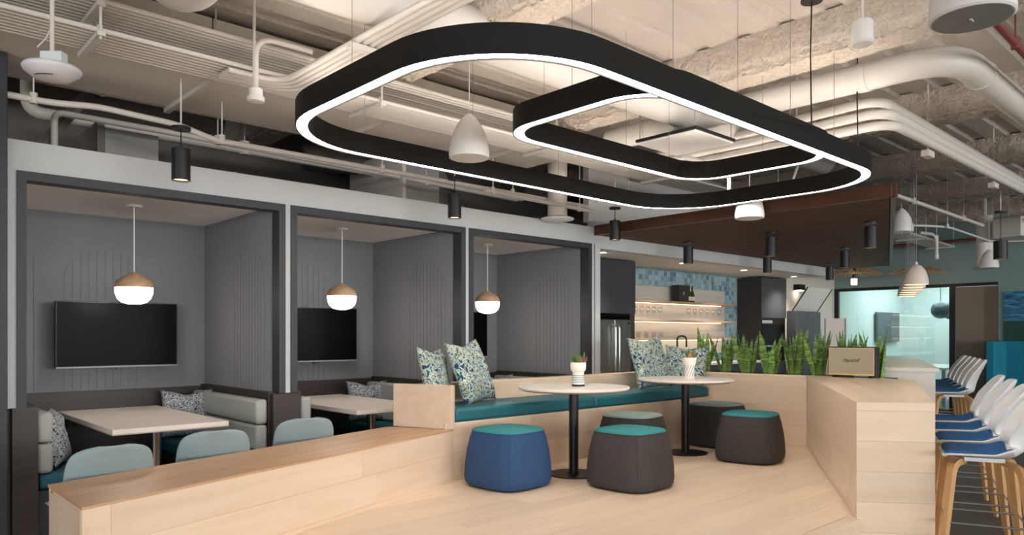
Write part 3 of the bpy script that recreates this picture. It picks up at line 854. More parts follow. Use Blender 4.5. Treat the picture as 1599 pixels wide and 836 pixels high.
# ================================================================== KITCHEN ALCOVE
wbox('wall_kitchen_back', 'white_paint', 6.215, 12.06, 6.52, 6.62, 0, 2.32)
wbox('wall_kitchen_side', 'white_paint', 6.215, 6.30, YF + .12, 6.52, 0, 2.32)
wbox('ceiling_kitchen', 'alcove_paint', 6.215, 12.06, YF + .12, 6.62, 2.32, 2.40, label='pale ceiling of the kitchen alcove')
wbox('wall_kitchen_front', 'white_paint', 6.216, 12.0, YF, YF + .12, 2.315, 2.62, label='white soffit over the kitchen')
wbox('wall_kitchen_jamb', 'white_paint', 6.216, 6.30, YF, YF + .12, 0, 2.315)
wbox('wall_kitchen_end', 'room_wall', 12.10, 14.0, 6.08, 6.2, 0, 3.0, label='pale wall past the kitchen')
for u, v in ((945, 394), (1067, 411), (1162, 422), (1240, 432)):
    p = P(u, v, 2.318)
    t = thing('downlight', 'small recessed downlight in the kitchen ceiling', 'light', (p.x, min(max(p.y, 5.6), 6.3), 2.32), 0, 'recessed kitchen downlights')
    B().lathe([(.062, -.006), (.062, 0), (.02, 0)], 20).build('trim_ring', 'white_paint', t, smooth=True)
    B().lathe([(.048, -.0068), (.01, -.0068)], 20).build('lens', 'downlight', t)
    l = bpy.data.lights.new('spot', 'SPOT'); l.energy = 110; l.spot_size = R(120); l.spot_blend = .8; l.color = (1, .9, .78); l.shadow_soft_size = .05
    o = bpy.data.objects.new('spot', l); col.objects.link(o); o.parent = t; o.location = (0, 0, -.015)
# tall fridge unit
fr = thing('refrigerator', 'stainless steel two-door refrigerator under dark cupboard', 'refrigerator', (7.2, 6.2, 0))
B().box(-.42, .40, -.22, .30, .03, 1.545).build('body', 'cabinet_dark', fr)
for x0, x1, hx in ((-.42, .068, .035), (.074, .40, .11)):
    d = B().box(x0, x1, -.262, -.222, .55, 1.54).build('door', 'stainless', fr, bevel=.006)
    B().tube(bez([(hx, -.262, .62), (hx, -.31, .64), (hx, -.31, 1.46), (hx, -.262, 1.48)], .02), .011, 10).build('handle', 'chrome', d, smooth=True)
d = B().box(-.42, .40, -.262, -.222, .05, .54).build('freezer_drawer', 'stainless', fr, bevel=.006)
B().tube([(-.34, -.30, .49), (.32, -.30, .49)], .011, 10).build('handle', 'chrome', d, smooth=True)
B().box(.33, .38, -.2645, -.2625, 1.49, 1.505).build('badge', 'tv_black', fr)
cb = thing('wall_cupboard', 'dark grey two-door cupboard over the refrigerator', 'cupboard', (7.2, 6.2, 1.62))
B().box(-.46, .55, -.20, .31, 0, .69).build('body', 'cabinet_dark', cb)
for x0, x1 in ((-.46, .052), (.057, .55)): B().box(x0, x1, -.222, -.201, .002, .69).build('door', 'cabinet_dark', cb, bevel=.002)
B().box(.03, .08, -.236, -.222, .006, .014).build('handle', 'black_metal', cb)
t = thing('fridge_side_panel', 'tall dark panel closing the side of the fridge niche', 'panel', (7.70, 6.24, 0))
B().box(-.05, .05, -.25, .27, 0, 1.618).build('panel', 'cabinet_brown', t)
B().box(-.055, -.05, -.245, .26, 0, 1.6).build('lining', 'black_satin', t)
# base counter with sink tap
t = thing('kitchen_counter', 'dark kitchen base counter under the wooden shelves', 'counter', (9.5, 6.2, 0))
B().box(-1.74, 1.68, -.25, .30, .08, .90).build('body', 'cabinet_dark', t)
B().box(-1.74, 1.68, -.27, .30, .90, .93).build('worktop', 'counter_white', t)
for k in range(5): B().box(-1.72 + k * .68, -1.06 + k * .68, -.272, -.252, .1, .88).build('door', 'cabinet_dark', t)
t = thing('kitchen_tap', 'black swan-neck tap at the kitchen sink', 'tap', (9.05, 6.22, .93))
B().lathe([(.03, 0), (.03, .02), (.018, .03)], 16).build('base', 'black_metal', t, smooth=True)
B().tube(bez([(0, 0, .02), (0, 0, .40), (.10, -.09, .40), (.10, -.09, .24)], .065, 8), .014, 10).build('spout', 'black_metal', t, smooth=True)
B().tube([(0, -.01, .06), (.0, -.07, .08)], .007, 8).build('lever', 'black_metal', t, smooth=True)
# tiles
b = B(); rnd = random.Random(5); s = .076
for k in range(int((11.2 - 7.76) / s) + 1):
    for j in range(int((2.32 - .93) / s) + 1):
        x0 = 7.76 + k * s; z0 = .935 + j * s
        b.box(x0 + .002, x0 + s - .002, 6.509 - rnd.random() * .002, 6.52, z0 + .002, min(2.318, z0 + s - .002))
o = struct(b.build('wall_tiles', 'glaze'), 'small glazed blue tiles on the kitchen wall'); o['kind'] = 'stuff'; o['category'] = 'tiles'
# shelf unit
su = thing('shelf_unit', 'pale plank shelf unit with lit wooden shelves on the tiled wall', 'shelf')
X0, X1 = 7.765, 10.78
planks(su, (X0, 6.505, 1.06), (1, 0, 0), (0, -1, 0), [(0, 0), (X1 - X0, 0), (X1 - X0, 1.0), (0, 1.0)], .115, 1.6, .02, 'pale_plank', 'backing_board', seed=51)
for z in (1.84, 1.565, 1.30):
    sh = B().box(X0, X1 - .05, 6.24, 6.485, z - .03, z).build('shelf', 'shelf_wood', su, bevel=.002)
    B().box(X0 + .02, X1 - .25, 6.40, 6.415, z - .037, z - .0305).build('light_strip', 'shelf_led', sh)
    B().box(X0, X0 + .20, 6.236, 6.2395, z - .032, z + .002).build('bracket', 'cabinet_brown', sh)
settle(su, (9.3, 6.4, 1.06))
bx = thing('gift_box', 'dark brown box with a pale mark on the top shelf', 'box', (9.33, 6.36, 1.841))
B().box(-.12, .12, -.07, .07, 0, .25).build('carton', 'cabinet_brown', bx, bevel=.002)
B().box(-.02, .0, -.073, -.0705, .1, .15).build('mark', 'bottle_label', bx)
for x, l in ((9.53, 'green wine bottle with pale label beside the dark box'), (9.615, 'green wine bottle with pale label at the outer side of the pair')):
    t = thing('wine_bottle', l, 'bottle', (x, 6.34, 1.841), 0, 'bottles on the top shelf')
    B().lathe([(.034, 0), (.037, .01), (.037, .11), (.03, .15), (.014, .18), (.013, .235), (.015, .237), (.015, .25)], 20).build('glass', 'bottle_green', t, smooth=True)
    B().lathe([(.0375, .025), (.0375, .085)], 20).build('label', 'bottle_label', t, smooth=True)
wg = B().lathe([(.032, 0), (.03, .004), (.004, .01), (.0035, .08), (.01, .09), (.032, .115), (.036, .15), (.03, .19), (.0285, .19), (.034, .15), (.03, .118), (.005, .095)], 14)
for x in [7.95 + .145 * k for k in range(7)] + [9.55 + .17 * k for k in range(6)]:
    o = wg.build('wine_glass', 'clear_glass', smooth=True); o.location = (x, 6.36, 1.566)
    tag(o, 'clear stemmed wine glass standing on the middle shelf', 'glass', 'wine glasses on the middle shelf')
tg = B().lathe([(.03, 0), (.037, .09), (.035, .09), (.028, .006)], 14)
for k in range(6):
    o = tg.build('tumbler', 'clear_glass', smooth=True); o.location = (7.95 + .18 * k, 6.36, 1.301)
    tag(o, 'clear glass tumbler standing on the lowest shelf', 'glass', 'tumblers on the lowest shelf')
# tall oven unit
t = thing('oven_cabinet', 'tall dark cabinet with built-in oven at the end of the tiles', 'cabinet', (11.63, 6.28, 0))
B().box(-.42, .42, -.20, .24, 0, 2.30).build('body', 'cabinet_brown', t)
B().box(-.42, .42, -.222, -.201, 1.63, 2.298).build('door', 'cabinet_dark', t, bevel=.002)
B().box(-.42, .42, -.222, -.201, .1, .9).build('door', 'cabinet_dark', t, bevel=.002)
ov = B().box(-.40, .40, -.21, -.201, .92, 1.61).build('oven', 'black_satin', t)
B().box(-.39, -.05, -.214, -.2105, 1.54, 1.59).build('control_strip', 'grey_trim', ov)
B().box(-.38, .38, -.214, -.2105, 1.2, 1.52).build('window', 'tv_black', ov)
B().box(-.38, .38, -.24, -.2105, 1.15, 1.17).build('handle', 'rod_steel', ov)
# dark freestanding unit with leaning glass panel
t = thing('drinks_cooler', 'plain dark upright unit against the pale wall past the oven', 'cooler', (12.58, 5.98, 0))
B().box(-.48, .48, -.06, .095, 0, 1.76).build('body', 'cabinet_dark', t, bevel=.004)
B().box(-.475, .475, -.064, -.0605, .05, 1.75).build('door', 'cabinet_dark', t)
t = thing('tilted_panel', 'tilted pale panel with dark side rails above the dark unit', 'panel', (12.58, 5.98, 1.762))
for nm, x0, x1, mt, dy in (('sheet', -.46, .46, 'speaker_white', 0), ('rail', -.48, -.462, 'frame_black', -.012), ('rail', .462, .48, 'frame_black', -.012)):
    B().extrude([(x0, dy, 0), (x1, dy, 0), (x1, dy + .02, 0), (x0, dy + .02, 0)], (.07, -.24, .40)).build(nm, mt, t)
t = thing('exit_box', 'small dark box fixed high on the pale wall', 'box', (12.45, 6.02, 2.13))
B().box(-.10, .10, -.06, .058, 0, .10).build('body', 'black_satin', t); B().box(-.06, .06, -.05, .03, -.012, 0).build('lens', 'diffuser', t)
t = thing('white_cabinet', 'white box cabinet with grey edge strips behind the snake plants', 'cabinet', (11.45, 4.96, 0), R(-66))
B().box(-.13, .13, -.12, .12, 0, 1.60).build('body', 'counter_white', t)
for x in (-.155, .131): B().box(x, x + .024, -.12, .12, 0, 1.60).build('edge_strip', 'grey_trim', t)

# ================================================================== EAST WALL, OFFICE
XE = 14.0
wbox('wall_east_top', 'teal_wall', XE, XE + .12, -11, 6.2, 2.22, DECK, label='grey-teal wall over the glass front')
wbox('wall_east', 'teal_wall', XE, XE + .12, -11, 3.40, 0, 2.22, label='grey-teal wall beside the taupe door')
wbox('wall_office_left', 'office_wall', XE + .12, 17.5, 6.08, 6.2, 0, 2.7)
wbox('wall_office_far', 'office_wall', 17.5, 17.6, 2.8, 6.2, 0, 2.7)
wbox('wall_office_right', 'office_wall', XE + .12, 17.5, 2.7, 2.8, 0, 2.7)
wbox('ceiling_office', 'office_wall', XE + .12, 17.6, 2.7, 6.2, 2.7, 2.8)
wbox('floor_office', 'office_floor', XE + .12, 17.5, 2.8, 6.08, 0, .004)
gw = sroot('window_9', 'black-framed glass office front')
B().box(XE, XE + .06, 3.40, 6.08, 2.165, 2.22).build('head_rail', 'frame_black', gw)
B().box(XE, XE + .06, 6.0, 6.08, 0, 2.165).build('jamb', 'frame_black', gw)
B().box(XE, XE + .06, 4.03, 4.12, 0, 2.165).build('mullion', 'frame_black', gw)
B().box(XE, XE + .06, 4.12, 6.0, 0, .06).build('sill_rail', 'frame_black', gw)
B().box(XE + .025, XE + .035, 4.12, 6.0, .06, 2.165).build('pane', 'pane', gw)
d = sroot('door_1', 'tall taupe office door with black lever')
B().box(XE + .005, XE + .05, 3.60, 4.02, .01, 2.16).build('leaf', 'door_taupe', d)
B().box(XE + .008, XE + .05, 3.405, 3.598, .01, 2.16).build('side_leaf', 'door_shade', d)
h = B().tube([(XE - .05, 3.97, .95), (XE - .05, 3.84, .95)], .010, 8).build('handle', 'frame_black', d)
B().tube([(XE + .01, 3.97, .95), (XE - .05, 3.97, .95)], .014, 8).build('spindle', 'frame_black', h)
t = thing('office_screen', 'dark screen on the left wall of the glass office', 'television', (16.5, 6.03, 1.20))
B().box(-.62, .62, -.02, .02, 0, .62).build('casing', 'dark_screen', t, bevel=.004); B().box(-.6, .6, -.0225, -.0205, .02, .6).build('screen', 'dark_screen', t)
B().box(-.2, .2, .02, .049, .2, .4).build('mount', 'black_metal', t)
for x, y, l in ((15.8, 4.80, 'dark glass globe pendant hanging in the office, by the mullion'), (16.6, 4.86, 'dark glass globe pendant hanging deeper in the office')):
    t = thing('globe_pendant', l, 'lamp', (x, y, 1.66), 0, 'office globe pendants')
    B().lathe([(.17 * math.sin(math.pi * k / 14) + .001, .17 - .17 * math.cos(math.pi * k / 14)) for k in range(15)], 28).build('globe', 'dark_screen', t, smooth=True, angle=60)
    B().tube([(0, 0, .34), (0, 0, 1.04)], .006, 8).build('cord', 'frame_black', t)
t = thing('office_table', 'pale meeting table seen through the glass', 'table', (15.8, 4.9, .004))
B().box(-1.0, 1.0, -.5, .5, .70, .74).build('table_top', 'counter_white', t)
for x in (-.8, .8):
    for y in (-.4, .4): B().box(x - .03, x + .03, y - .03, y + .03, 0, .70).build('leg', 'rod_steel', t)
t = thing('painting', 'blue seascape painting on the grey-teal wall', 'painting', (XE - .02, 2.80, 1.25))
B().box(-.012, .018, -.52, .52, 0, .80).build('canvas', 'seascape', t)
t = thing('high_back_sofa', 'turquoise high-backed sofa under the painting', 'sofa', (13.45, 2.55, 0))
B().box(.34, .46, -1.0, .80, .14, 1.25).build('back', 'sofa_turq', t, bevel=.02, seg=3)
B().box(-.35, .34, .68, .80, .14, 1.25).build('side', 'sofa_turq', t, bevel=.02, seg=3)
B().box(-.35, .34, -1.0, .68, .20, .46).build('seat', 'sofa_navy', t, bevel=.03, seg=3)
for x in (-.28, .38):
    for y in (-.9, .72): B().box(x - .025, x + .025, y - .025, y + .025, 0, .14).build('leg', 'frame_black', t)

# ================================================================== WOOD CANOPY
cn = thing('wood_canopy', 'dark walnut slatted ceiling canopy over the kitchen bar', 'canopy')
CP = [(6.2, 5.345), (6.2, 2.20), (12.5, 4.50), (12.5, 5.345)]
B().prism([(6.24, 5.345), (6.24, 2.24), (12.46, 4.52), (12.46, 5.345)], 2.482, 2.555).build('carcass', 'black_satin', cn)
B().box(6.19, 6.235, 2.20, 5.345, 2.452, 2.56).build('fascia', 'walnut_fascia', cn, bevel=.002)
sd = Vector((6.3, 2.3, 0)).normalized(); sn = Vector((sd.y, -sd.x, 0))
q0 = Vector((6.2, 2.20, 0))
B().prism([(p.x, p.y) for p in (q0, q0 + sd * 6.70, q0 + sd * 6.70 - sn * .04, q0 - sn * .04)], 2.452, 2.56).build('side_fascia', 'walnut_fascia', cn)
x = 6.245; k = 0
while x < 12.45:
    y0 = 2.20 + (x + .03 - 6.2) * 2.3 / 6.3 + .045
    B().box(x, x + .042, y0, 5.343, 2.456, 2.4815).build('slat', 'walnut_slat', cn); x += .058
settle(cn, (9, 4.4, 2.452))

# ================================================================== BLACK CYLINDER PENDANTS
def can_light(x, y, zb, ztop, label, group, energy=12, r=.058, h=.205):
    t = thing('cylinder_pendant', label, 'light', (x, y, zb), 0, group)
    B().lathe([(r - .006, .018), (r - .006, 0), (r, 0), (r, h), (.012, h + .004), (.012, h + .02)], 28).build('housing', 'pendant_black', t, smooth=True)
    B().lathe([(r - .007, .012), (.004, .012)], 24).build('lens', 'lens_warm', t)
    B().tube([(0, 0, h + .015), (0, 0, ztop - zb - .012)], .004, 6).build('cord', 'black_metal', t)
    B().lathe([(.06, ztop - zb - .018), (.06, ztop - zb), (.02, ztop - zb)], 24).build('canopy', 'pendant_black', t, smooth=True)
    if ztop > 2.6: B().tube([(0, 0, ztop - zb), (0, 0, DECK - zb)], .006, 6).build('stem', 'pipe_white', t)
    l = bpy.data.lights.new('spot', 'SPOT'); l.energy = energy; l.spot_size = R(75); l.spot_blend = .6; l.color = (1, .84, .66); l.shadow_soft_size = .04
    o = bpy.data.objects.new('spot', l); col.objects.link(o); o.parent = t; o.location = (0, 0, .008)
    return t
GB = 'cylinder pendants in front of the booths'
for x, l in ((1.66, 'black cylinder pendant before the booth beside the dark column'), (3.92, 'black cylinder pendant before the middle booth'), (6.08, 'black cylinder pendant before the end of the booth fascia')):
    can_light(x, 4.96, 2.352, 2.70, l, GB)
GC = 'cylinder pendants under the walnut canopy'
for (x, y), l in zip(((7.5, 5.0), (9.4, 5.0), (11.35, 5.0), (7.45, 3.92), (9.4, 3.95), (7.45, 2.88)),
        ('along the white soffit, nearest the booths', 'along the white soffit, middle of three', 'along the white soffit, farthest from the booths', 'in the canopy middle row near its fascia', 'in the canopy middle row, deeper in', 'at the corner of the canopy by the bar')):
    can_light(x, y, 2.20, 2.456, 'black cylinder pendant ' + l, GC)
p = P(1563, 405, 2.2)
can_light(p.x, p.y, 2.20, 2.74, 'black cylinder pendant hanging from a flat black disc near the blue painting', None, r=.07)

# ================================================================== LOOP LIGHTS
def rr(x0, x1, y0, y1, r, n=14):
    out = []
    for cx, cy, a0 in ((x1 - r, y1 - r, 0), (x0 + r, y1 - r, 90), (x0 + r, y0 + r, 180), (x1 - r, y0 + r, 270)):
        for k in range(n + 1):
            a = R(a0 + 90 * k / n); out.append((cx + r * math.cos(a), cy + r * math.sin(a)))
    return out
def ring_band(b, x0, x1, y0, y1, r, i0, i1, z0, z1):
    """closed band between insets i0 < i1"""
    A = rr(x0 + i0, x1 - i0, y0 + i0, y1 - i0, r - i0); C = rr(x0 + i1, x1 - i1, y0 + i1, y1 - i1, max(.02, r - i1))
    n = len(A); vs = [(x, y, z0) for x, y in A] + [(x, y, z1) for x, y in A] + [(x, y, z1) for x, y in C] + [(x, y, z0) for x, y in C]
    fs = []
    for i in range(n):
        j = (i + 1) % n
        for k in range(4):
            l = (k + 1) % 4; fs.append([k * n + i, k * n + j, l * n + j, l * n + i])
    return b.add(vs, fs)
def loop_light(label, x0, x1, y0, y1, r, zb, ht, cords, power):
    t = thing('loop_light', label, 'light', ((x0 + x1) / 2, (y0 + y1) / 2, zb), 0, None)
    cx, cy = (x0 + x1) / 2, (y0 + y1) / 2
    a = (x0 - cx, x1 - cx, y0 - cy, y1 - cy)
    b = B(); ring_band(b, *a, r, 0, .006, 0, ht); ring_band(b, *a, r, .066, .072, 0, ht); ring_band(b, *a, r, .006, .066, ht - .03, ht - .008)
    b.build('housing', 'black_satin', t, smooth=True)
    ring_band(B(), *a, r, .007, .065, .006, .012).build('diffuser', 'led', t)
    ring_band(B(), *a, r, .014, .058, ht - .0078, ht - .005).build('uplight_strip', 'led_up', t)
    for x, y in cords:
        B().tube([(x - cx, y - cy, ht - .03), (x - cx, y - cy, DECK - zb)], .0018, 5).build('cable', 'rod_steel', t)
    return t
LX0, LX1, LY0, LY1, ZLP = 1.79, 5.86, 2.05, 4.125, 2.50
m_ = .036
cords = [(x, LY0 + m_) for x in (2.4, 3.0, 3.6, 4.2, 4.8)] + [(x, LY1 - m_) for x in (2.5, 3.4, 4.3, 5.2)] + [(LX0 + m_, 3.1), (LX1 - m_, 3.0)]
lp = loop_light('large black rounded-rectangle loop light with glowing underside', LX0, LX1, LY0, LY1, .66, ZLP, .128, cords, 0)
cx, cy = (LX0 + LX1) / 2, (LY0 + LY1) / 2
for nm, x in (('power_cord', 4.48), ('power_cord', 5.18)):
    B().tube([(x - cx, LY0 + m_ - cy, .1), (x - cx + .004, LY0 + m_ - cy + .01, .6), (x - cx, LY0 + m_ - cy, DECK - .005 - ZLP)], .0045, 6).build(nm, 'black_metal', lp)
    B().lathe([(.065, DECK - .022 - ZLP), (.065, DECK - .001 - ZLP), (.02, DECK - .001 - ZLP)], 24, (x - cx, LY0 + m_ - cy, 0)).build('cord_canopy', 'black_metal', lp, smooth=True)
IX0, IX1, IY0, IY1 = 2.80, 4.86, LY0, 3.20
loop_light('smaller black loop light nested inside the large loop', IX0, IX1, IY0, IY1, .30, ZLP + .012, .128, [(3.2, IY1 - m_), (4.0, IY1 - m_), (IX0 + m_, 2.6), (IX1 - m_, 2.6), (4.5, IY1 - m_)], 0)

# ================================================================== HANGING SPEAKERS, DOMES
def cone_speaker(loc, ztop, label, s=1.0):
    t = thing('pendant_speaker', label, 'speaker', loc, 0, 'white pendant speakers')
    B().lathe([(r * s, z * s) for r, z in ((.112, 0), (.124, .004), (.128, .03), (.122, .08), (.105, .15), (.078, .21), (.045, .255), (.015, .28))], 32).build('shell', 'speaker_white', t, smooth=True)
    B().lathe([(.11 * s, -.001), (.02 * s, -.004)], 32).build('grille', 'grey_trim' if s > 1.5 else 'speaker_white', t, smooth=True)
    B().tube([(0, 0, .27 * s), (.004, .002, (.27 * s + ztop - loc[2]) / 2), (0, 0, ztop - loc[2])], .003, 6).build('cable', 'pipe_white', t)
cone_speaker((2.93, 3.56, 2.455), DECK, 'white cone-shaped pendant speaker hanging inside the large loop light')
cone_speaker((6.0, 3.36, 2.385), DECK, 'white cone-shaped pendant speaker in front of the walnut fascia')
p = P(1408, 363, 2.55); cone_speaker((p.x, p.y, 2.55), DECK, 'white cone-shaped pendant speaker beside the walnut canopy edge')
p = P(1545, 419, 2.3); cone_speaker((p.x, p.y, 2.3), DECK, 'white cone-shaped pendant speaker before the grey-teal wall', .95)
# wide drum speaker
p = P(1518, 30, 2.38)
t = thing('drum_speaker', 'large white drum-shaped pendant speaker with flat grey underside', 'speaker', p)
B().lathe([(.118, 0), (.125, .006), (.118, .14), (.10, .2), (.02, .21)], 40).build('shell', 'speaker_white', t, smooth=True)
B().lathe([(.114, -.001), (.01, -.002)], 40).build('grille', 'grey_trim', t)
B().box(-.012, .012, -.003, .003, -.006, -.002).build('badge', 'pipe_white', t)
B().tube([(0, 0, .2), (0, 0, DECK - p.z)], .004, 6).build('cable', 'pipe_white', t)
p = P(1347, 70, 2.9)
t = thing('sensor_can', 'small white cylinder sensor hanging from the deck', 'sensor', p)
B().lathe([(.052, 0), (.062, .012), (.062, .02), (.055, .024), (.055, .115), (.05, .125), (.01, .126)], 28).build('body', 'speaker_white', t, smooth=True)
B().tube([(0, 0, .12), (0, 0, DECK - p.z)], .008, 8).build('stem', 'pipe_white', t)
# dome pendants over the white bar
D0 = Vector((7.85, 2.60, 0))
DL = ['cream dome pendant over the white bar, at its planter end', 'cream dome pendant over the white bar, second from the planter', 'cream dome pendant over the white bar, third from the planter', 'cream dome pendant over the white bar, fourth from the planter', 'cream dome pendant over the white bar, fifth from the planter', 'cream dome pendant over the white bar, farthest from the planter']
for i in range(6):
    q = D0 + BD * (.50 * i)
    t = thing('dome_pendant', DL[i], 'lamp', (q.x, q.y, 1.845), 0, 'dome pendants over the white bar')
    prof = [(.109 * math.cos(a), .20 * math.sin(a)) for a in [R(90) * k / 12 for k in range(12)]]
    b = B(); b.lathe([(r - .004, z) for r, z in prof[::-1]][:-1] + [(.105, 0)] + [(r, z) for r, z in prof] + [(.012, .199), (.012, .225)], 32)
    b.build('shade', 'dome_ceramic', t, smooth=True)
    B().lathe([(.10, .012), (.004, .012)], 24).build('lens', 'lens_warm', t)
    B().tube([(0, 0, .2), (0, 0, DECK - 1.845)], .003, 6).build('cord', 'grey_trim', t)
# wicker discs
for (x, y), l in zip(((12.75, 5.2), (13.2, 4.35)), ('flat woven disc lamp with warm bulb beyond the canopy', 'flat woven disc lamp behind the dome pendants')):
    t = thing('woven_lamp', l, 'lamp', (x, y, 2.20), 0, 'woven disc lamps')
    b = B()
    for k in range(44):
        a = 2 * math.pi * k / 44
        b.tube([(.05 * math.cos(a), .05 * math.sin(a), .19), (.24 * math.cos(a + .12), .24 * math.sin(a + .12), .22 + .02 * (k % 3)), (.43 * math.cos(a), .43 * math.sin(a), .17)], .009, 4)
    o = b.build('woven_shade', 'wicker', t); o['kind'] = 'stuff'
    B().lathe([(.03, .10), (.03, .26), (.01, .28)], 14).build('socket', 'frame_black', t, smooth=True)
    B().lathe([(.045, 0), (.048, .02), (.048, .10), (.03, .105)], 16).build('bulb', 'bulb_warm', t, smooth=True)
    B().tube([(0, 0, .27), (0, 0, DECK - 2.2)], .004, 6).build('cord', 'frame_black', t)

# ================================================================== CEILING SERVICES
# fireproofed beams
def beam(x, w, zb, label):
    b = B(); n = 460; rings = []
    sec = []
    hw = w / 2
    for q in range(9): sec.append((-hw, DECK - (DECK - zb) * q / 8))
    for q in range(1, 13): sec.append((-hw + w * q / 12, zb))
    for q in range(1, 9): sec.append((hw, zb + (DECK - zb) * q / 8))
    for k in range(n + 1):
        y = -6.0 + 13.18 * k / n; ring = []
        for sx, sz in sec:
            nv = noise.noise(Vector((sx * 9 + x * 7, y * 9, sz * 9))) * .010 + noise.noise(Vector((sx * 47 + x, y * 47, sz * 47))) * .022
            out = Vector((sx / hw, (sz - DECK) / (DECK - zb), 0))
            rnd_ = .03 if abs(sx) > hw * .8 and sz < zb + .05 else 0
            ring.append((x + sx - (rnd_ if sx > 0 else -rnd_) + out.x * nv, y, min(DECK, sz + rnd_ * .6 + nv) if sz < DECK - .01 else DECK))
        rings.append(ring)
    b.loft(rings, closed=False)
    return struct(b.build('trim_beam', 'fireproof', smooth=True, angle=70), label)
for x, w in ((.75, .34), (2.98, .34), (4.88, .34), (7.05, .34), (9.2, .34), (11.3, .34), (13.3, .34)):
    beam(x, w, 3.19, 'ceiling beam under rough sprayed fireproofing')

def pipe(name, label, pts, r, mt='pipe_white', cat='pipe', n=12, rad=.12, group=None, hang=(), couplers=()):
    """a run of pipe with rods up to the deck"""
    t = thing(name, label, cat, pts[0], 0, group); q = Vector(pts[0])
    pp = [Vector(p) - q for p in pts]
    B().tube(bez(pp, rad) if len(pp) > 2 else pp, r, n).build('run', mt, t, smooth=True, angle=60)
    for h in hang:
        h = Vector(h) - q
        B().tube([h + Vector((0, 0, r * .5)), (h.x, h.y, DECK - q.z)], .005, 6).build('hanger_rod', mt, t)
        if r < .06: B().tube([h + Vector((0, 0, -r - .006)), h + Vector((0, 0, r + .02))], r * .9 + .004, 8).build('clamp', mt, t)
    for c in couplers:
        a, d = Vector(c[0]) - q, Vector(c[1]).normalized()
        B().tube([a - d * .03, a + d * .03], r + .006, n).build('coupler', mt, t, smooth=True)
    return t

# main rectangular duct over the booths
d = thing('main_duct', 'large flat-bottomed beige duct running above the booths', 'duct')
for x0, x1 in ((-1.5, .46), (.47, 1.80), (1.81, 3.14), (3.15, 4.48), (4.49, 5.1)):
    B().box(x0, x1, 4.80, 5.64, 3.02, 3.40).build('section', 'duct_white', d)
for x in (.465, 1.805, 3.145, 4.485):
    B().box(x - .02, x + .02, 4.72, 5.70, 2.985, 3.019).build('strut', 'pipe_white', d)
    for y in (4.75, 5.67): B().tube([(x, y, 2.99), (x, y, DECK)], .006, 6).build('hanger_rod', 'pipe_white', d)
settle(d, (1.8, 5.2, 3.02))
# conduit racks in two tiers
for tier, (y0, z, x1) in enumerate(((4.40, 2.99, 7.7), (4.40, 3.15, 5.4))):
    rk = thing('conduit_rack', ('lower' if tier == 0 else 'upper') + ' tier of parallel white conduits beside the beige duct', 'conduit', group='conduit racks')
    for k in range(8):
        B().tube([(-1.5, y0 + k * .047, z), (x1 - .03 * k, y0 + k * .047, z)], .0148, 8).build('conduit', 'pipe_white', rk, smooth=True)
    for x in (1.05, 2.81, 4.57) + ((6.3,) if tier == 0 else ()):
        B().box(x - .02, x + .02, y0 - .05, y0 + .38, z - .045, z - .019).build('strut', 'pipe_white', rk)
        if tier == 1:
            for y in (y0 - .03,): B().tube([(x, y, 2.93), (x, y, DECK)], .007, 6).build('hanger_rod', 'pipe_white', rk)
        elif x == 6.3:
            B().tube([(x, y0 - .03, z - .03), (x, y0 - .03, DECK)], .007, 6).build('hanger_rod', 'pipe_white', rk)
        for k in range(8):
            B().box(x - .012, x + .012, y0 + k * .047 - .02, y0 + k * .047 - .002, z - .018, z + .022).build('clip', 'pipe_white', rk)
    settle(rk, (2.8, 4.56, z))
# rising bundle from the rack
bd = thing('conduit_bundle', 'bundle of white conduits bending off the conduit rack toward the loop light', 'conduit', (2.1, 4.3, 2.99))
for k in range(4):
    B().tube(bez([(-.35, .24 - .044 * k, -.04), (.12 - .044 * k, .24 - .044 * k, -.04), (.12 - .044 * k, -2.9, -.04)], .2, 7), .0185, 8).build('conduit', 'pipe_white', bd, smooth=True, angle=60)
for y in (-.8, -2.0):
    B().box(-.06, .20, y - .02, y + .02, -.09, -.06).build('strut', 'pipe_white', bd)
    B().tube([(.18, y, -.09), (.18, y, DECK - 2.99)], .006, 6).build('hanger_rod', 'pipe_white', bd)
# round ducts
pipe('round_duct', 'wide white round duct crossing above the loop light', [(-3.0, 3.42, 3.175), (2.6, 3.42, 3.175), (7.6, 3.42, 3.175)], .145, 'pipe_white', 'duct', 24, .2, hang=[(1.8, 3.42, 3.175), (4.4, 3.42, 3.175)])
t = thing('duct_elbow', 'white round duct elbow dropping from the deck over the access point', 'duct', (1.30, 3.95, 3.0))
B().tube(bez([(0, 0, DECK - 3.0), (0, 0, .2), (-.0, -.42, .2)], .25, 8), .2, 28).build('elbow', 'pipe_white', t, smooth=True, angle=60)
pipe('round_duct', 'white round duct with an elbow along the fireproofed beam', [(5.20, 4.3, 3.12), (5.20, 1.50, 3.12), (12.5, 1.50, 3.12)], .095, 'pipe_white', 'duct', 24, .32, hang=[(5.20, 3.4, 3.12), (8.8, 1.5, 3.12)], couplers=[((5.20, 2.05, 3.12), (0, 1, 0)), ((5.75, 1.5, 3.12), (1, 0, 0)), ((5.20, 3.9, 3.12), (0, 1, 0))])
bd = thing('pipe_bundle', 'three thick white pipes bending along beside the walnut canopy', 'pipe', (5.8, 2.1, 3.0))
for k in range(3):
    B().tube(bez([(.0 + .0 * k, 2.1, .066 * k - .066), (.0 - .105 * k, -.0, .066 * k - .066), (6.2, -.0 + .03 * k, .066 * k - .066)], .2, 7), .035, 12).build('pipe', 'pipe_white', bd, smooth=True, angle=60)
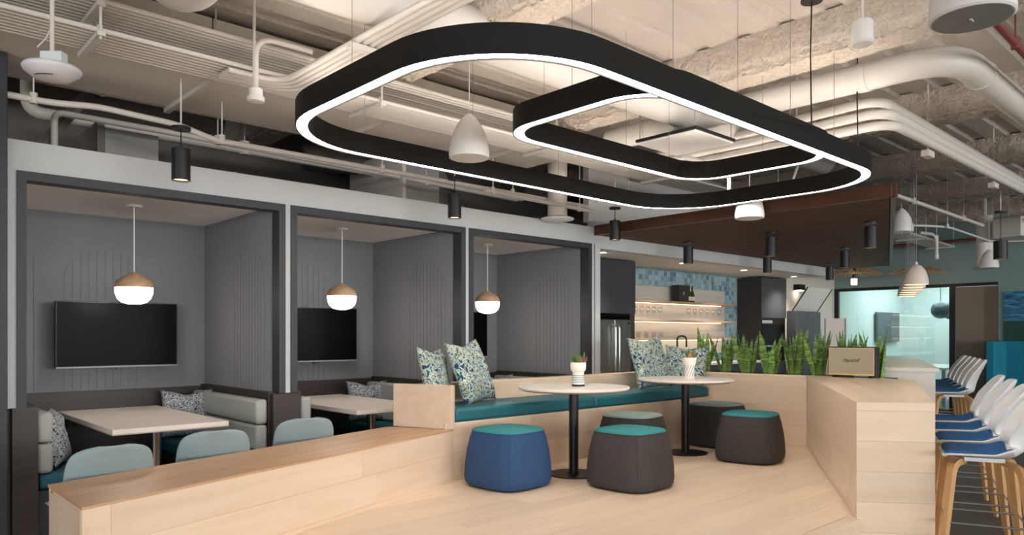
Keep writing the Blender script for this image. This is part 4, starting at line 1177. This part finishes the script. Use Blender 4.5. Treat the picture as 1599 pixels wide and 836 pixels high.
for x, y in ((-.05, .7), (.9, .03), (2.8, .03), (4.6, .03)):
    B().tube([(x, y, -.16), (x, y, DECK - 3.0)], .008, 6).build('hanger_rod', 'pipe_white', bd)
    B().box(x - .07, x + .07, y - .03, y + .03, -.17, -.12).build('strut', 'pipe_white', bd)
t = thing('ceiling_panel', 'square pale panel hung flat between pipes above the inner loop', 'panel', (5.09, 3.42, 2.90))
B().box(-.275, .275, -.275, .275, 0, .018).build('panel', 'speaker_white', t, bevel=.004); B().box(-.285, .285, -.285, .285, .019, .04).build('frame', 'black_metal', t)
for x in (-.26, .26):
    for y in (-.26, .26): B().tube([(x, y, .04), (x, y, DECK - 2.90)], .004, 6).build('hanger_rod', 'grey_trim', t)
# vertical duct with round diffuser
t = thing('drop_duct', 'vertical white round duct ending in a flared diffuser before the booth fascia', 'duct', (5.45, 5.20, 2.51))
B().lathe([(.10, .05), (.10, .95)], 28).build('duct', 'duct_white', t, smooth=True)
B().lathe([(.08, .0), (.165, .018), (.172, .03), (.105, .055)], 32).build('diffuser', 'speaker_white', t, smooth=True, angle=60)
B().lathe([(.07, .002), (.01, -.012)], 28).build('cone', 'speaker_white', t, smooth=True)
B().lathe([(.106, .62), (.106, .66)], 28).build('collar', 'duct_white', t)
B().tube([(.10, 0, .5), (.10, 0, DECK - 2.51)], .006, 6).build('hanger_rod', 'grey_trim', t)
# access point
p = Vector((.76, 4.02, 2.55))
t = thing('access_point', 'white dish-shaped wireless access point on a bracket', 'access point', p, R(YAW - 90))
B().lathe([(.03, 0), (.08, .012), (.118, .04), (.125, .055), (.118, .066), (.05, .078), (.01, .08)], 36).build('dish', 'ap_white', t, smooth=True, angle=60)
B().box(-.045, .055, -.02, .03, .075, .135).build('bracket', 'office_wall', t)
B().tube([(0, 0, .13), (0, 0, DECK - p.z)], .010, 8).build('pole', 'pipe_white', t)
B().tube([(0, 0, .26), (-.03, .0, .2), (-.07, 0, .16)], .0035, 6).build('cable', 'pipe_white', t)
B().tube([(-.04, -.065, .008), (-.02, -.078, .0085), (.02, -.078, .0085), (.045, -.065, .010)], .0022, 5).build('light_ring', 'dark_screen', t)
# sprinkler drop
p = P(400, 160, 2.75)
t = thing('sprinkler_drop', 'white capped conduit drop hanging beside the loop light', 'sprinkler', p)
B().lathe([(.035, 0), (.05, .004), (.052, .03), (.04, .036), (.04, .08), (.02, .09)], 24).build('cap', 'speaker_white', t, smooth=True)
B().tube(bez([(0, 0, .08), (0, 0, .40), (.32, -.1, .36)], .12, 6), .017, 10).build('conduit', 'pipe_white', t, smooth=True)
B().tube([(-.01, 0, .08), (-.01, 0, DECK - p.z)], .009, 8).build('rod', 'pipe_white', t)
# pipes in the plenum over the booths
pipe('conduit', 'long white conduit running just above the booth fascia with small kinks', [(-1.4, 5.28, 2.79), (1.0, 5.28, 2.79), (1.25, 5.28, 2.82), (1.75, 5.28, 2.80), (2.0, 5.28, 2.74), (6.0, 5.28, 2.74)], .020, rad=.08, hang=[(.9, 5.28, 2.79), (2.05, 5.28, 2.745), (3.4, 5.28, 2.74), (4.9, 5.28, 2.74)], cat='conduit')
pipe('conduit', 'white conduit dropping into the booth roof near the dark column', [(1.10, 5.75, 2.42), (1.10, 5.75, 2.86), (2.0, 5.75, 2.86), (5.4, 5.75, 2.80)], .022, rad=.06, hang=[(2.2, 5.75, 2.86), (4.2, 5.75, 2.82)], cat='conduit')
pipe('conduit', 'thin beige conduit under the beige duct edge', [(-1.4, 5.78, 3.06), (6.0, 5.78, 3.06)], .014, mt='duct_white', hang=[(1.4, 5.78, 3.06), (3.0, 5.78, 3.06), (4.6, 5.78, 3.06)], cat='conduit')
pipe('beige_pipe', 'beige pipe dropping behind the dark column', [(1.02, 6.2, 3.44), (1.02, 6.2, 2.95), (1.9, 6.2, 2.95), (5.9, 6.2, 2.95)], .045, mt='duct_white', rad=.1, hang=[(2.6, 6.2, 2.95), (4.4, 6.2, 2.95)])
pipe('brace', 'sloping grey brace behind the booth fascia near the dark column', [(.90, 5.62, 2.43), (1.6, 6.45, 3.44)], .04, mt='duct_fibre', n=4, cat='brace')
t = thing('metal_duct', 'upright bare metal duct standing on the booth roof', 'duct', (1.66, 6.2, 2.42)); B().box(-.19, .18, -.2, .3, 0, .46).build('body', 'duct_metal', t); B().box(-.24, -.192, -.2, .3, 0, .5).build('flange', 'duct_fibre', t)
t = thing('metal_duct', 'long grey duct lying on the booth roof past the upright duct', 'duct', (2.85, 6.35, 2.42)); B().box(-.85, .95, -.28, .32, 0, .28).build('body', 'duct_metal', t)
for x in (-.4, .3): B().box(x, x + .03, -.29, .33, 0, .29).build('flange', 'duct_metal', t)
t = thing('metal_duct', 'tapered metal duct transition on the roof of the middle booth', 'duct', (4.25, 6.2, 2.42))
B().loft([[(-.32, -.45, 0), (-.32, .4, 0), (-.32, .4, .62), (-.32, -.45, .62)], [(.1, -.45, 0), (.1, .4, 0), (.1, .4, .62), (.1, -.45, .62)], [(.75, -.1, 0), (.75, .35, 0), (.75, .35, .25), (.75, -.1, .25)]]).build('body', 'duct_metal', t)
B().box(-.36, -.322, -.5, .45, 0, .66).build('flange', 'pipe_white', t)
pipe('flex_duct', 'crinkled grey flexible duct over the booth beside the fridge', [(5.0, 6.35, 2.56), (5.9, 6.2, 2.60), (6.6, 6.5, 2.75), (7.6, 6.3, 2.75)], .12, 'duct_fibre', 'duct', 16, .3)
pipe('flex_duct', 'grey round duct looping above the middle booth', [(3.4, 6.7, 3.1), (4.2, 6.4, 3.1), (5.0, 6.6, 2.95)], .13, 'duct_fibre', 'duct', 16, .3)
pipe('conduit', 'white tray conduit above the end of the booth fascia', [(4.4, 5.12, 2.68), (5.9, 5.12, 2.66)], .022, hang=[(4.5, 5.12, 2.68), (5.7, 5.12, 2.662)], cat='conduit')
# dark upright panel filling the space over the soffit
wbox('wall_over_kitchen', 'booth_ceiling', 6.24, 12.0, 5.47, 5.55, 2.62, DECK, label='grey wall rising above the kitchen soffit')
# right-hand side services
pipe('conduit', 'white conduit running past the canopy toward the grey-teal wall', [P(1400, 305, 2.9), P(1535, 352, 2.9)], .022, hang=[P(1428, 315, 2.9), P(1505, 342, 2.9)], cat='conduit')
pipe('conduit', 'thin white conduit bending below the beams near the painting', [P(1420, 352, 2.75), P(1480, 354, 2.75), P(1550, 378, 2.75), P(1640, 374, 2.75)], .014, rad=.3, hang=[P(1480, 354, 2.75), P(1550, 378, 2.75)], cat='conduit')
pipe('conduit', 'white drop conduit with square end box before the grey-teal wall', [P(1463, 405, 2.42), P(1463, 405, 2.42) + Vector((0, 0, .35)), P(1463, 405, 2.42) + Vector((-.3, .12, .36))], .022, rad=.12, cat='conduit', hang=[P(1463, 405, 2.42) + Vector((0, 0, .3))], couplers=[(P(1463, 404, 2.42) + Vector((0, 0, .03)), (0, 0, 1))])
rk = thing('cable_tray', 'flat white cable tray seen from below beyond the canopy', 'tray')
a, c = P(1402, 365, 2.85), P(1520, 400, 2.85)
dv = (c - a).normalized(); sv = Vector((-dv.y, dv.x, 0))
for k in range(7):
    q = a + sv * (.05 * k - .15)
    B().tube([q, q + dv * (c - a).length], .019, 8).build('conduit', 'pipe_white', rk, smooth=True)
for k in (.15, .5, .85):
    q = a + dv * (c - a).length * k
    B().tube([q - sv * .22 - Vector((0, 0, .03)), q + sv * .22 - Vector((0, 0, .03))], .016, 4).build('strut', 'pipe_white', rk)
    B().tube([q - sv * .2 - Vector((0, 0, .03)), Vector((q.x, q.y, DECK)) - sv * .2], .006, 6).build('hanger_rod', 'pipe_white', rk)
settle(rk, (a + c) / 2)
p = P(1538, 420, 2.35)
t = thing('drop_duct', 'vertical white round duct with flat diffuser before the grey-teal wall', 'duct', p)
B().lathe([(.11, .03), (.11, DECK - p.z - .3)], 24).build('duct', 'duct_white', t, smooth=True); B().lathe([(.12, 0), (.2, .012), (.12, .035)], 28).build('diffuser', 'speaker_white', t, smooth=True)
B().lathe([(.03, .5), (.03, DECK - p.z)], 8).build('hanger_rod', 'duct_white', t)
p = P(1590, 372, 2.75)
t = thing('equipment_box', 'white equipment box hung under the deck near the painting', 'box', p, R(-20))
B().box(-.25, .35, -.2, .2, 0, .28).build('body', 'pipe_white', t, bevel=.006); B().box(-.22, -.12, -.202, -.2, .2, .24).build('label_plate', 'grey_trim', t)
for x in (-.2, .3): B().tube([(x, 0, .28), (x, 0, DECK - p.z)], .006, 6).build('hanger_rod', 'pipe_white', t)
a, c = P(1555, 35, 3.1), P(1625, 112, 3.1)
t = pipe('sprinkler_pipe', 'dark red sprinkler pipe under the deck', [a, c + (c - a) * 2], .022, 'red_pipe', hang=[a + (c - a) * .4, a + (c - a) * 1.9])
a = P(1400, 392, 2.55)
pipe('sprinkler_pipe', 'thin dark red pipe crossing before the grey-teal wall', [(13.6, 6.0, 2.9), (13.6, 0.0, 2.9)], .025, 'red_pipe', hang=[(13.6, 3, 2.9)])
pipe('diagonal_brace', 'slim white brace rod slanting behind the loop light', [P(1236, 288, 2.75), P(1262, 215, 3.445)], .013, cat='brace')
pipe('conduit', 'pair-bent white conduit dropping onto the walnut canopy', [P(1131, 305, 2.56) + Vector((.25, .1, 0)), P(1131, 305, 2.56) + Vector((.25, .1, .28)), P(1131, 305, 2.56) + Vector((-.2, .3, .36))], .018, cat='conduit', rad=.1)
